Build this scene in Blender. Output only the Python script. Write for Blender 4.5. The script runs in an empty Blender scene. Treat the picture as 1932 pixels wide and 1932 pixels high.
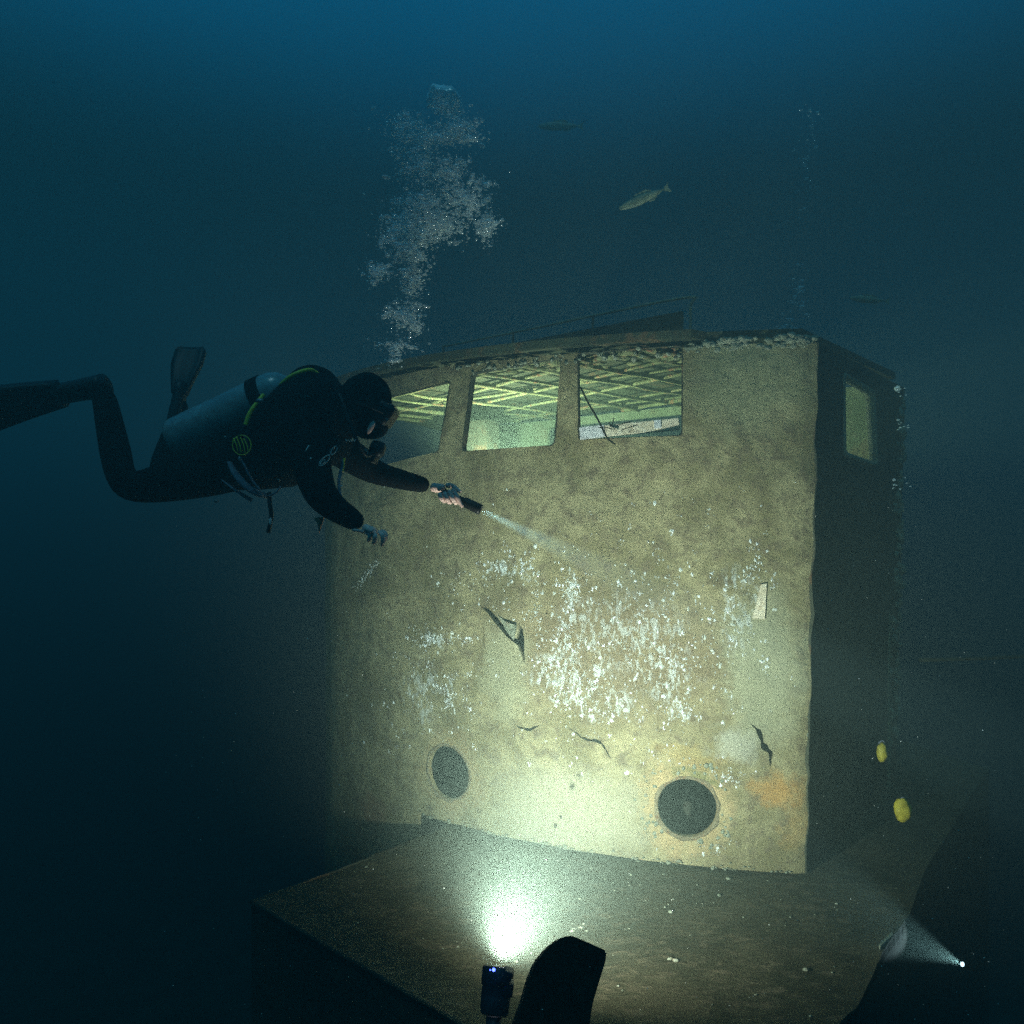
import bpy, bmesh, math, random
from mathutils import Vector, Matrix, Quaternion, noise as mn
from mathutils.geometry import delaunay_2d_cdt
R = math.radians
rnd = random.Random(11)
sc = bpy.context.scene
C = sc.collection

# ------------------------------------------------------------------ camera, sky, sun, exposure
EYE = 2.083          # camera height over the wreck's foredeck (z = 0)
FO = 1380.0          # focal length for a 1932 px wide picture
cam_d = bpy.data.cameras.new('camera'); cam = bpy.data.objects.new('camera', cam_d); C.objects.link(cam)
cam.location = (0, 0, EYE); cam.rotation_euler = (R(90), 0, 0)
cam_d.sensor_width = 36; cam_d.angle = 2*math.atan(966/FO); cam_d.clip_start = 0.02; cam_d.clip_end = 500
sc.camera = cam

SUN_EL, SUN_AZ = R(72), R(200)      # azimuth from +Y, clockwise: high, slightly behind the camera
w = bpy.data.worlds.new('World'); sc.world = w; w.use_nodes = True
wn = w.node_tree.nodes; wl = w.node_tree.links; wn.clear()
sky = wn.new('ShaderNodeTexSky'); sky.sky_type = 'NISHITA'; sky.sun_disc = False
sky.sun_elevation = SUN_EL; sky.sun_rotation = SUN_AZ
bg = wn.new('ShaderNodeBackground'); bg.inputs['Strength'].default_value = 0.105
wo = wn.new('ShaderNodeOutputWorld')
tint = wn.new('ShaderNodeMixRGB'); tint.blend_type = 'MULTIPLY'; tint.inputs[0].default_value = 1; tint.inputs[2].default_value = (.0, .60, .76, 1)   # daylight filtered by the water above
wl.new(sky.outputs[0], tint.inputs[1]); tc = wn.new('ShaderNodeTexCoord'); sx = wn.new('ShaderNodeSeparateXYZ'); wl.new(tc.outputs['Generated'], sx.inputs[0])
mr = wn.new('ShaderNodeMapRange'); mr.interpolation_type = 'SMOOTHSTEP'; mr.inputs['From Min'].default_value = .34; mr.inputs['From Max'].default_value = .62   # daylight only comes down through the cone overhead
wl.new(sx.outputs[2], mr.inputs['Value']); pw = wn.new('ShaderNodeMath'); pw.operation = 'POWER'; pw.inputs[1].default_value = 1.5; wl.new(mr.outputs[0], pw.inputs[0])
cone = wn.new('ShaderNodeMixRGB'); cone.blend_type = 'MULTIPLY'; cone.inputs[0].default_value = 1; wl.new(tint.outputs[0], cone.inputs[1]); wl.new(pw.outputs[0], cone.inputs[2])
wl.new(cone.outputs[0], bg.inputs[0]); wl.new(bg.outputs[0], wo.inputs[0])

sun_d = bpy.data.lights.new('sun', 'SUN'); sun_d.energy = 0.36; sun_d.angle = R(12); sun_d.color = (.52, .82, .92)
sun = bpy.data.objects.new('sun', sun_d); C.objects.link(sun)
sd = Vector((math.sin(SUN_AZ)*math.cos(SUN_EL), math.cos(SUN_AZ)*math.cos(SUN_EL), math.sin(SUN_EL)))
sun.rotation_euler = sd.to_track_quat('Z', 'Y').to_euler()

sc.view_settings.view_transform = 'Standard'; sc.view_settings.look = 'None'
sc.view_settings.exposure = 0.0; sc.view_settings.gamma = 1
sc.view_settings.use_curve_mapping = False
sc.cycles.use_denoising = False
sc.cycles.volume_bounces = 0
sc.cycles.max_bounces = 6; sc.cycles.diffuse_bounces = 2; sc.cycles.glossy_bounces = 2
sc.cycles.transmission_bounces = 3; sc.cycles.transparent_max_bounces = 16
sc.cycles.sample_clamp_indirect = 1

HAZE_DENSITY = 0.185
LAMP_W = 900

# ------------------------------------------------------------------ helpers
def P(px, py, Y):
    "a point seen at (px, py) of a 1932 px picture, Y metres ahead"
    return Vector(((px-966)/FO*Y, Y, EYE-(py-966)/FO*Y))

def link(o, parent=None):
    C.objects.link(o)
    if parent is not None:
        o.parent = parent; o.matrix_parent_inverse = parent.matrix_world.inverted() if False else Matrix.Translation(-parent.location)
    return o

def tag(o, label=None, cat=None, group=None, kind=None):
    if label: o['label'] = label
    if cat: o['category'] = cat
    if group: o['group'] = group
    if kind: o['kind'] = kind
    return o

def empty(name, loc=(0, 0, 0)):
    o = bpy.data.objects.new(name, None); o.location = loc; o.empty_display_size = .1; C.objects.link(o); return o

def obj(name, bm, m, parent=None, smooth=True):
    me = bpy.data.meshes.new(name)
    bm.normal_update(); bm.to_mesh(me); bm.free()
    for k in (m if isinstance(m, (list, tuple)) else [m]): me.materials.append(k)
    if smooth: me.polygons.foreach_set('use_smooth', [True]*len(me.polygons))
    o = bpy.data.objects.new(name, me)
    return link(o, parent)

def box(bm, c, s, rot=None, bevel=0.0, mat=0):
    r = bmesh.ops.create_cube(bm, size=1)
    vs = r['verts']
    M = Matrix.Translation(c) @ (rot.to_matrix().to_4x4() if rot is not None else Matrix()) @ Matrix.Diagonal((s[0], s[1], s[2], 1))
    bmesh.ops.transform(bm, matrix=M, verts=vs)
    fs = {f for v in vs for f in v.link_faces}
    for f in fs: f.material_index = mat
    if bevel:
        es = list({e for v in vs for e in v.link_edges})
        bmesh.ops.bevel(bm, geom=es, offset=bevel, segments=2, affect='EDGES', profile=.7)
    return vs

def beam_between(bm, a, b, wdt, hgt, mat=0, bevel=0):
    a, b = Vector(a), Vector(b); d = b-a
    q = d.to_track_quat('X', 'Z')
    box(bm, (a+b)/2, (d.length, wdt, hgt), q, bevel, mat)

def smooth_path(pts, n=6):
    pts = [Vector(p) for p in pts]
    if len(pts) < 3: return pts
    out = []
    for i in range(len(pts)-1):
        p0 = pts[max(i-1, 0)]; p1 = pts[i]; p2 = pts[i+1]; p3 = pts[min(i+2, len(pts)-1)]
        for k in range(n):
            t = k/n
            out.append(.5*((2*p1)+(p2-p0)*t+(2*p0-5*p1+4*p2-p3)*t*t+(3*p1-p0-3*p2+p3)*t**3))
    out.append(pts[-1]); return out

def tube(bm, pts, r, seg=10, smooth=0, cap=True, squash=1.0, mat=0):
    if smooth: pts = smooth_path(pts, smooth)
    pts = [Vector(p) for p in pts]; n = len(pts)
    rr = r if callable(r) else (lambda t: r)
    rings = []; up = Vector((0, 0, 1)); prev = None
    for i, p in enumerate(pts):
        d = (pts[min(i+1, n-1)]-pts[max(i-1, 0)]).normalized()
        if prev is None:
            a = d.cross(up) if abs(d.z) < .95 else d.cross(Vector((1, 0, 0)))
        else:
            a = prev-d*prev.dot(d)
        a.normalize(); prev = a; b = d.cross(a)
        q = rr(i/(n-1))
        rings.append([bm.verts.new(p+(a*math.cos(2*math.pi*k/seg)+b*math.sin(2*math.pi*k/seg)*squash)*q) for k in range(seg)])
    for i in range(n-1):
        for k in range(seg):
            f = bm.faces.new((rings[i][k], rings[i][(k+1) % seg], rings[i+1][(k+1) % seg], rings[i+1][k])); f.material_index = mat
    if cap:
        f = bm.faces.new(list(reversed(rings[0]))); f.material_index = mat
        f = bm.faces.new(rings[-1]); f.material_index = mat

def lathe(bm, base, axis, prof, seg=24, mat=0):
    "prof: list of (distance along the axis, radius)"
    axis = Vector(axis).normalized(); base = Vector(base)
    a = axis.cross(Vector((0, 0, 1))) if abs(axis.z) < .95 else axis.cross(Vector((1, 0, 0)))
    a.normalize(); b = axis.cross(a); rings = []
    for (h, r) in prof:
        if r < 1e-5: rings.append([bm.verts.new(base+axis*h)])
        else: rings.append([bm.verts.new(base+axis*h+(a*math.cos(2*math.pi*k/seg)+b*math.sin(2*math.pi*k/seg))*r) for k in range(seg)])
    for i in range(len(rings)-1):
        A, B = rings[i], rings[i+1]
        for k in range(seg):
            k2 = (k+1) % seg
            if len(A) == 1 and len(B) == 1: continue
            if len(A) == 1: f = bm.faces.new((A[0], B[k2], B[k]))
            elif len(B) == 1: f = bm.faces.new((A[k], A[k2], B[0]))
            else: f = bm.faces.new((A[k], A[k2], B[k2], B[k]))
            f.material_index = mat

def blob(bm, c, r, sub=2, rough=.2, sc_=(1, 1, 1), seed=0, rot=None, mat=0):
    v = bmesh.ops.create_icosphere(bm, subdivisions=sub, radius=1)['verts']
    q = rot or Quaternion()
    for x in v:
        n = x.co.copy()
        k = 1+rough*mn.noise(n*1.7+Vector((seed, seed*.7, 3)))*1.6
        x.co = Vector(c)+q @ Vector((n.x*r*k*sc_[0], n.y*r*k*sc_[1], n.z*r*k*sc_[2]))
    for x in v:
        for f in x.link_faces: f.material_index = mat

def pip(p, poly):
    x, y = p; c = False; n = len(poly); j = n-1
    for i in range(n):
        xi, yi = poly[i]; xj, yj = poly[j]
        if (yi > y) != (yj > y) and x < (xj-xi)*(y-yi)/(yj-yi)+xi: c = not c
        j = i
    return c

# ------------------------------------------------------------------ materials
class NT:
    def __init__(s, name):
        s.m = bpy.data.materials.new(name); s.m.use_nodes = True
        s.t = s.m.node_tree; s.n = s.t.nodes; s.l = s.t.links
        s.b = s.n['Principled BSDF']
    def new(s, t, **k):
        n = s.n.new(t)
        for a, v in k.items(): setattr(n, a, v)
        return n
    def set(s, n, i, v):
        if isinstance(v, bpy.types.NodeSocket): s.l.new(v, n.inputs[i])
        else: n.inputs[i].default_value = v
    def noise(s, vec, scale, detail=6, rough=.6, dist=0):
        n = s.new('ShaderNodeTexNoise'); s.set(n, 'Vector', vec); s.set(n, 'Scale', scale); s.set(n, 'Detail', detail)
        s.set(n, 'Roughness', rough); s.set(n, 'Distortion', dist); return n.outputs['Fac']
    def math(s, op, a, b=0.0, c=None, clamp=False):
        n = s.new('ShaderNodeMath', operation=op, use_clamp=clamp); s.set(n, 0, a); s.set(n, 1, b)
        if c is not None: s.set(n, 2, c)
        return n.outputs[0]
    def ramp(s, f, a, b, lo=0., hi=1.):
        n = s.new('ShaderNodeMapRange', interpolation_type='SMOOTHSTEP'); s.set(n, 'Value', f)
        s.set(n, 'From Min', a); s.set(n, 'From Max', b); s.set(n, 'To Min', lo); s.set(n, 'To Max', hi); return n.outputs[0]
    def mix(s, f, a, b):
        n = s.new('ShaderNodeMix', data_type='RGBA'); s.set(n, 'Factor', f)
        s.set(n, 'A', a if isinstance(a, bpy.types.NodeSocket) else (*a, 1)); s.set(n, 'B', b if isinstance(b, bpy.types.NodeSocket) else (*b, 1))
        s.l  # A/B by name resolve to the first match, so set the colour sockets by index
        return n
    def col(s, f, a, b):
        n = s.new('ShaderNodeMixRGB'); s.set(n, 0, f)
        for i, v in ((1, a), (2, b)):
            s.set(n, i, v if isinstance(v, bpy.types.NodeSocket) else (*v, 1))
        return n.outputs[0]
    def vadd(s, a, b, op='ADD'):
        n = s.new('ShaderNodeVectorMath', operation=op); s.set(n, 0, a); s.set(n, 1, b); return n.outputs['Value'] if op == 'DISTANCE' else n.outputs[0]
    def bump(s, h, strength, dist=.01):
        n = s.new('ShaderNodeBump'); s.set(n, 'Height', h); s.set(n, 'Strength', strength); s.set(n, 'Distance', dist)
        s.l.new(n.outputs[0], s.b.inputs['Normal'])
    def done(s, color=None, rough=.8, spec=.2, metal=0):
        if color is not None: s.set(s.b, 'Base Color', color if isinstance(color, bpy.types.NodeSocket) else (*color, 1))
        s.set(s.b, 'Roughness', rough); s.set(s.b, 'Specular IOR Level', spec); s.set(s.b, 'Metallic', metal)
        return s.m

def simple(name, c, c2=None, rough=.6, spec=.3, scale=12, bump=0, metal=0):
    t = NT(name); g = t.new('ShaderNodeNewGeometry').outputs['Position']
    n = t.noise(g, scale)
    col = t.col(t.ramp(n, .35, .65), c, c2 or tuple(x*.7 for x in c))
    if bump: t.bump(n, bump, .01)
    return t.done(col, rough, spec, metal)

M = {}
M['neoprene'] = simple('neoprene', (.005, .0055, .006), (.008, .0085, .009), .85, .05, 40, .2)
M['nylon'] = simple('nylon', (.005, .005, .0055), (.011, .011, .012), .8, .06, 60, .3)
M['rubber'] = simple('rubber', (.006, .006, .007), (.010, .010, .010), .45, .3, 30)
M['greyband'] = simple('grey_webbing', (.20, .22, .27), (.13, .14, .18), .6, .3, 80, .2)
M['white'] = simple('white_print', (.75, .76, .74), (.6, .6, .6), .5, .3, 50)
M['yellow'] = simple('yellow_rubber', (.80, .74, .05), (.66, .58, .04), .45, .4, 30)
M['skin'] = simple('skin', (.86, .62, .55), (.76, .50, .43), .55, .35, 35, .2)
M['tankpaint'] = simple('tank_paint', (.28, .35, .35), (.19, .25, .26), .22, .7, 18)
M['steel'] = simple('dull_steel', (.35, .36, .36), (.22, .22, .22), .35, .5, 30, 0, .7)
M['glassdark'] = simple('dark_glass', (.01, .012, .014), None, .05, .6, 5)
M['orange'] = simple('orange_tag', (.75, .30, .16), (.6, .22, .12), .5, .3, 40)
M['lampbody'] = simple('lamp_body', (.022, .02, .035), (.03, .03, .045), .4, .4, 40)
M['darkplate'] = simple('dark_crusted_steel', (.035, .032, .02), (.02, .018, .012), .9, .1, 22, .5)
M['fishskin'] = simple('fish_skin', (.26, .29, .19), (.13, .16, .10), .5, .4, 25)
M['yellowshape'] = simple('yellow_shape', (.40, .33, .03), (.26, .22, .02), .6, .3, 20, .2)
M['seabed'] = simple('seabed_silt', (.10, .095, .06), (.05, .05, .03), .95, .1, 3, .6)

def crusty(name, a, b, c, scale=3.0, bump=.6, rust=(.22, .10, .04), rustamt=.35, speck=None):
    t = NT(name); g = t.new('ShaderNodeNewGeometry').outputs['Position']
    n1 = t.noise(g, scale, 8, .65, .4); n2 = t.noise(g, scale*6, 8, .7); n3 = t.noise(g, scale*30, 4, .7)
    col = t.col(t.ramp(n1, .38, .62), a, b)
    col = t.col(t.ramp(n2, .5, .7), col, c)
    col = t.col(t.math('MULTIPLY', t.ramp(t.noise(g, scale*1.7, 6, .6, 1.), .55, .68), rustamt), col, rust)
    if speck: col = t.col(t.ramp(n3, .66, .72), col, speck)
    h = t.math('ADD', t.math('MULTIPLY', n2, .7), t.math('MULTIPLY', n3, .3))
    t.bump(h, bump, .02)
    return t.done(col, .9, .12)

M['beam'] = crusty('silted_beam', (.22, .24, .12), (.14, .16, .08), (.28, .20, .12), 5, .6, (.30, .13, .07), .9)
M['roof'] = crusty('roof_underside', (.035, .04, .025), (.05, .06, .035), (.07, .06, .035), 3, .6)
M['inner'] = crusty('inner_wall', (.26, .30, .19), (.19, .23, .14), (.30, .31, .21), 2.5, .5)
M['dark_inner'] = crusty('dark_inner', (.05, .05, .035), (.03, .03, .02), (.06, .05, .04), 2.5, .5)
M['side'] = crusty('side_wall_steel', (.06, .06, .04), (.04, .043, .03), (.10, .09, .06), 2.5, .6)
M['plank'] = crusty('pale_plank', (.78, .70, .52), (.64, .55, .38), (.8, .76, .6), 7, .4)
M['lump'] = crusty('encrusting_growth', (.34, .36, .26), (.24, .27, .19), (.5, .5, .42), 14, .8)
M['rim'] = crusty('porthole_rim', (.30, .25, .15), (.22, .17, .10), (.42, .37, .25), 14, 1.0, (.30, .14, .06), .7)

# ------------------------------------------------------------------ the curved front wall: plan and mapping
PLAN = smooth_path([(1.715, 4.20, 0), (1.25, 4.27, 0), (.745, 4.395, 0), (.114, 4.62, 0), (-.40, 4.90, 0), (-.82, 5.22, 0), (-1.2, 5.62, 0), (-1.5, 6.05, 0), (-1.68, 6.6, 0)], 10)
ARC = [0.0]
for i in range(1, len(PLAN)): ARC.append(ARC[-1]+(PLAN[i]-PLAN[i-1]).length)
def plan_at(u):
    u = max(0., min(ARC[-1]-1e-6, u))
    for i in range(len(ARC)-1):
        if ARC[i+1] >= u: break
    t = (u-ARC[i])/(ARC[i+1]-ARC[i]); p = PLAN[i].lerp(PLAN[i+1], t)
    d = (PLAN[min(i+2, len(PLAN)-1)]-PLAN[max(i-1, 0)]).normalized()
    return p, d, Vector((d.y, -d.x, 0)) if Vector((d.y, -d.x, 0)).y < 0 else Vector((-d.y, d.x, 0))
def uz(px, py):
    k = (px-966)/FO
    for i in range(len(PLAN)-1):
        a, b = PLAN[i], PLAN[i+1]
        fa, fb = a.x-k*a.y, b.x-k*b.y
        if (fa >= 0) != (fb >= 0) or fa == 0:
            t = fa/(fa-fb); p = a.lerp(b, t)
            return (ARC[i]+t*(ARC[i+1]-ARC[i]), EYE-(py-966)/FO*p.y)
    return (0.0, EYE-(py-966)/FO*4.2) if k > 0 else (ARC[-1], EYE-(py-966)/FO*6.6)
DENTS = [(*uz(955, 1165), .16, .045), (*uz(1385, 1400), .13, .03), (*uz(1000, 1330), .3, .02), (*uz(1130, 1410), .06, .02), (*uz(1250, 1000), .4, -.03),
         (*uz(1450, 900), .3, .02), (*uz(800, 1100), .35, -.03), (*uz(1150, 1560), .25, .015)]
def corner_wear(z): return mn.noise(Vector((z*5, 3, 3)))*.014+mn.noise(Vector((z*17, 1, 7)))*.008
def wall_pt(u, z, off=0.0):
    p, d, n = plan_at(u)
    q = mn.noise(Vector((u*2.3, z*2.3, 1)))*.022+mn.noise(Vector((u*7, z*7, 5)))*.008+mn.noise(Vector((u*25, z*25, 9)))*.0018
    for (a, b, r, h) in DENTS: q += h*math.exp(-((u-a)**2+(z-b)**2)/(r*r))
    e = max(0, 1-u/.12)        # rounded, worn corner
    q -= .02*e*e
    return Vector((p.x, p.y, z))+n*(q+off)+Vector((.022*(z-1.0)*(1 if u < .01 else max(0, 1-u/1.0))+corner_wear(z)*max(0, 1-u/.2), 0, 0))

def rounded(poly, r=.05, n=5):
    out = []; L = len(poly)
    for i in range(L):
        a, b, c = Vector(poly[i-1]), Vector(poly[i]), Vector(poly[(i+1) % L])
        p, q = b+(a-b).normalized()*r, b+(c-b).normalized()*r
        for k in range(n+1):
            t = k/n; v = p*(1-t)**2+b*2*t*(1-t)+q*t*t; out.append((v.x, v.y))
    return out

def crack(pts, w0, seed):
    "a jagged closed outline round a polyline given in (u, z)"
    r = random.Random(seed); L, Rr = [], []; fine = []
    for i in range(len(pts)-1):
        a, b = Vector(pts[i]), Vector(pts[i+1]); n = max(2, int((b-a).length/.018))
        for k in range(n): fine.append(a.lerp(b, k/n))
    fine.append(Vector(pts[-1])); N = len(fine)
    for i, p in enumerate(fine):
        d = (fine[min(i+1, N-1)]-fine[max(i-1, 0)]).normalized(); nrm = Vector((-d.y, d.x))
        wd = w0*(.25+1.1*math.sin(math.pi*i/(N-1)))*(.5+r.random())
        j = nrm*r.uniform(-.003, .003)
        if i in (0, N-1): L.append(p); continue
        L.append(p+nrm*wd*.5+j); Rr.append(p-nrm*wd*.5+j)
    return [(v.x, v.y) for v in L+list(reversed(Rr))]

def pxs(*pts): return [uz(*p) for p in pts]
WIN = [rounded(pxs((1090, 667), (1283, 652), (1283, 822), (1091, 829)), .028),
       rounded(pxs((890, 704), (1060, 674), (1044, 840), (872, 852)), .035),
       rounded(pxs((700, 757), (851, 719), (829, 852), (690, 888)), .03)]
PORT = [(*uz(1298, 1524), .172), (*uz(845, 1457), .172)]
HOLES = list(WIN)
for (a, b, r) in PORT:
    HOLES.append([(a+r*math.cos(2*math.pi*k/40), b+r*math.sin(2*math.pi*k/40)) for k in range(40)])
HOLES.append(pxs((909, 1145), (924, 1147), (944, 1164), (960, 1186), (977, 1205), (984, 1176), (989, 1187), (991, 1205), (991, 1252), (986, 1236), (979, 1216), (962, 1203), (940, 1176), (924, 1157)))
HOLES.append(pxs((911, 1172), (913.5, 1180), (914, 1200), (911.5, 1228), (909, 1215), (910.5, 1195)))
HOLES.append(crack(pxs((1416, 1365), (1432, 1378), (1440, 1402), (1446, 1412), (1457, 1420), (1455, 1448)), .022, 4))
HOLES.append(crack(pxs((975, 1368), (990, 1373), (1003, 1376), (1012, 1370), (1025, 1366)), .010, 5))
HOLES.append(crack(pxs((1070, 1372), (1085, 1378), (1098, 1390), (1110, 1395), (1128, 1396), (1138, 1402), (1146, 1418), (1153, 1432)), .010, 6))

def panel(outline, holes, step, seed=0):
    r = random.Random(seed); V = []; E = []
    def loop(poly, closed_step):
        idx = []
        L = len(poly)
        for i in range(L):
            a, b = Vector(poly[i]), Vector(poly[(i+1) % L]); n = max(1, int((b-a).length/closed_step))
            for k in range(n): V.append(a.lerp(b, k/n)); idx.append(len(V)-1)
        for i in range(len(idx)): E.append((idx[i], idx[(i+1) % len(idx)]))
    loop(outline, step)
    for h in holes: loop(h, step*.8)
    edge_pts = list(V)
    xs = [p[0] for p in outline]; ys = [p[1] for p in outline]
    grid = {}
    for p in edge_pts: grid.setdefault((int(p[0]/step), int(p[1]/step)), []).append(p)
    x = min(xs)
    while x < max(xs):
        y = min(ys)
        while y < max(ys):
            p = Vector((x+r.uniform(-.2, .2)*step, y+r.uniform(-.2, .2)*step)); y += step
            if not pip(p, outline) or any(pip(p, h) for h in holes): continue
            ci, cj = int(p.x/step), int(p.y/step)
            if any((q-p).length < step*.45 for i in (-1, 0, 1) for j in (-1, 0, 1) for q in grid.get((ci+i, cj+j), ())): continue
            V.append(p)
        x += step
    vs, _, fs, *_ = delaunay_2d_cdt(V, E, [], 0, 1e-6)
    keep = []
    for f in fs:
        c = sum((vs[i] for i in f), Vector((0, 0)))/len(f)
        if pip(c, outline) and not any(pip(c, h) for h in holes): keep.append(f)
    return vs, keep

def panel_obj(name, outline, holes, step, fn, m, parent, thick, seed=0):
    "fn(a, b, offset): the surface; a real thickness behind it"
    vs, fs = panel(outline, holes, step, seed)
    bm = bmesh.new(); uvl = bm.loops.layers.uv.new('UVMap')
    F = [bm.verts.new(fn(v.x, v.y, 0)) for v in vs]; B = [bm.verts.new(fn(v.x, v.y, -thick)) for v in vs]
    cnt = {}
    for f in fs:
        for i in range(len(f)):
            e = (f[i], f[(i+1) % len(f)]); cnt[e] = cnt.get(e, 0)+1
    def mk(ids, src):
        try: f = bm.faces.new(ids)
        except ValueError: return
        for l, s in zip(f.loops, src): l[uvl].uv = (vs[s].x, vs[s].y)
    for f in fs:
        mk([F[i] for i in f], f); mk([B[i] for i in reversed(f)], list(reversed(f)))
    for (a, b) in cnt:
        if (b, a) not in cnt: mk([F[b], F[a], B[a], B[b]], (b, a, a, b))
    for v in [v for v in bm.verts if not v.link_faces]: bm.verts.remove(v)
    bmesh.ops.recalc_face_normals(bm, faces=bm.faces)
    o = obj(name, bm, m, parent)
    o.data.set_sharp_from_angle(angle=R(50))
    return o

# front wall material: silt, paint remnants, rust stains, pale patches placed in wall metres
def wall_material():
    t = NT('front_wall_steel')
    uv = t.new('ShaderNodeUVMap', uv_map='UVMap').outputs[0]
    nn = t.new('ShaderNodeTexNoise'); t.set(nn, 'Vector', uv); t.set(nn, 'Scale', 3.5); t.set(nn, 'Detail', 7); t.set(nn, 'Roughness', .7)
    off = t.vadd(nn.outputs['Color'], (.5, .5, .5), 'SUBTRACT')
    sc_ = t.new('ShaderNodeVectorMath', operation='SCALE'); t.l.new(off, sc_.inputs[0]); sc_.inputs['Scale'].default_value = .45
    nb = t.new('ShaderNodeTexNoise'); t.set(nb, 'Vector', uv); t.set(nb, 'Scale', 13); t.set(nb, 'Detail', 7); t.set(nb, 'Roughness', .75)
    sb = t.new('ShaderNodeVectorMath', operation='SCALE'); t.l.new(t.vadd(nb.outputs['Color'], (.5, .5, .5), 'SUBTRACT'), sb.inputs[0]); sb.inputs['Scale'].default_value = .22
    dv = t.vadd(t.vadd(uv, sc_.outputs[0]), sb.outputs[0])
    def spot(px, py, r0, r1, sx=1, sy=1, v=dv):
        u, z = uz(px, py)
        mp = t.new('ShaderNodeMapping', vector_type='POINT'); t.l.new(v, mp.inputs[0])
        mp.inputs['Scale'].default_value = (1/sx, 1/sy, 0); mp.inputs['Location'].default_value = (-u/sx, -z/sy, 0)
        d = t.new('ShaderNodeVectorMath', operation='LENGTH'); t.l.new(mp.outputs[0], d.inputs[0])
        return t.ramp(d.outputs['Value'], r0, r1, 1, 0)
    n1 = t.noise(uv, 2.2, 8, .65, .6); n2 = t.noise(uv, 11, 8, .7, .3); n3 = t.noise(uv, 55, 5, .7); n4 = t.noise(uv, 26, 6, .75, .5)
    col = t.col(t.ramp(n1, .38, .60), (.20, .17, .085), (.34, .295, .16))
    col = t.col(t.ramp(n2, .45, .66), col, (.17, .135, .08))
    # brown growth belt across the middle
    col = t.col(t.math('MULTIPLY', spot(1150, 1230, .25, .95, 1.25, .62), t.ramp(n4, .3, .6, .45, .95)), col, (.205, .155, .09))
    # bare pale paint low on the wall and up the right
    pale = (.385, .36, .24)
    col = t.col(t.math('MULTIPLY', spot(1075, 1530, .2, .72, 1.0, .62), t.ramp(n2, .25, .55, .65, 1)), col, pale)
    col = t.col(t.math('MULTIPLY', spot(1440, 1270, .3, .75, .42, .8), .75), col, (.36, .36, .235))
    col = t.col(t.math('MULTIPLY', spot(955, 1260, .3, .8, .3, .55), .7), col, (.36, .35, .22))
    col = t.col(t.math('MULTIPLY', spot(1390, 1395, .3, 1.0, .17, .15), .6), col, (.42, .42, .33))
    col = t.col(t.math('MULTIPLY', spot(1400, 720, .3, 1.0, .5, .4), .5), col, (.22, .25, .15))
    # rust: round the portholes, right of the crack
    for (px, py), a in (((1298, 1524), .85), ((845, 1457), .5)):
        col = t.col(t.math('MULTIPLY', t.math('MULTIPLY', spot(px, py, .21, .34), t.ramp(n2, .3, .6, .2, 1)), a), col, (.44, .32, .16))
    col = t.col(t.math('MULTIPLY', spot(1475, 1490, .2, .9, .2, .16), .7), col, (.45, .24, .07))
    col = t.col(t.math('MULTIPLY', spot(1505, 1560, .2, .9, .12, .2), .45), col, (.42, .26, .09))
    col = t.col(t.math('MULTIPLY', spot(1215, 1615, .3, .9, .06, .05), .6), col, (.36, .16, .10))
    col = t.col(t.math('MULTIPLY', spot(700, 1530, .3, .9, .3, .2), .6), col, (.20, .10, .06))
    col = t.col(t.math('MULTIPLY', spot(1300, 1425, .3, .9, .35, .09), .35), col, (.36, .25, .08))
    col = t.col(t.math('MULTIPLY', spot(1315, 1460, .3, .9, .2, .06), .6), col, (.12, .14, .05))
    # dark pits, hairline scratches, flecks of bare white paint
    vor = t.new('ShaderNodeTexVoronoi', feature='F1'); t.set(vor, 'Vector', t.vadd(uv, sc_.outputs[0])); t.set(vor, 'Scale', 34)
    pits = t.math('MULTIPLY', t.ramp(vor.outputs['Distance'], .08, .2, 1, 0), t.ramp(n1, .52, .6))
    col = t.col(t.math('MULTIPLY', pits, .7), col, (.07, .055, .03))
    fleck = t.math('MULTIPLY', t.ramp(t.noise(uv, 70, 3, .6, .4), .66, .72), t.ramp(t.noise(uv, 5, 5, .7), .48, .62))
    band = t.math('MULTIPLY', fleck, spot(1130, 1240, .5, 1.15, 1.35, .65))
    col = t.col(band, col, (.74, .76, .70))
    mp2 = t.new('ShaderNodeMapping'); t.l.new(uv, mp2.inputs[0]); mp2.inputs['Scale'].default_value = (1, .38, 1)
    fl1 = t.noise(mp2.outputs[0], 30, 7, .78, .6); fl2 = t.noise(uv, 7, 5, .7, .4)
    for (cx, cy, sx, sy, a) in ((965, 1072, .22, .07, .9), (1070, 1165, .06, .28, 1), (815, 1205, .14, .07, .8), (850, 1305, .07, .16, .8), (1110, 1320, .26, .12, 1), (1050, 1270, .2, .14, .9), (1290, 1342, .09, .08, 1), (1135, 1272, .07, .1, 1), (1245, 1265, .3, .22, .6), (1170, 1190, .5, .3, .45), (1390, 1150, .12, .3, .5), (790, 1310, .2, .25, .5)):
        mk_ = spot(cx, cy, .35, 1.0, sx, sy)
        f_ = t.math('MULTIPLY', t.ramp(t.math('ADD', t.math('MULTIPLY', fl1, .7), t.math('MULTIPLY', fl2, .3)), .50, .555), t.math('MULTIPLY', mk_, a))
        col = t.col(f_, col, (.66, .72, .68))
    dk = t.math('MULTIPLY', t.ramp(n3, .28, .36, 1, 0), .5)
    col = t.col(dk, col, (.09, .075, .04))
    h = t.math('ADD', t.math('MULTIPLY', n2, .55), t.math('ADD', t.math('MULTIPLY', n4, .22), t.math('MULTIPLY', n3, .09)))
    t.bump(h, .75, .03)
    return t.done(col, .88, .12)
M['wall'] = wall_material()

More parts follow.
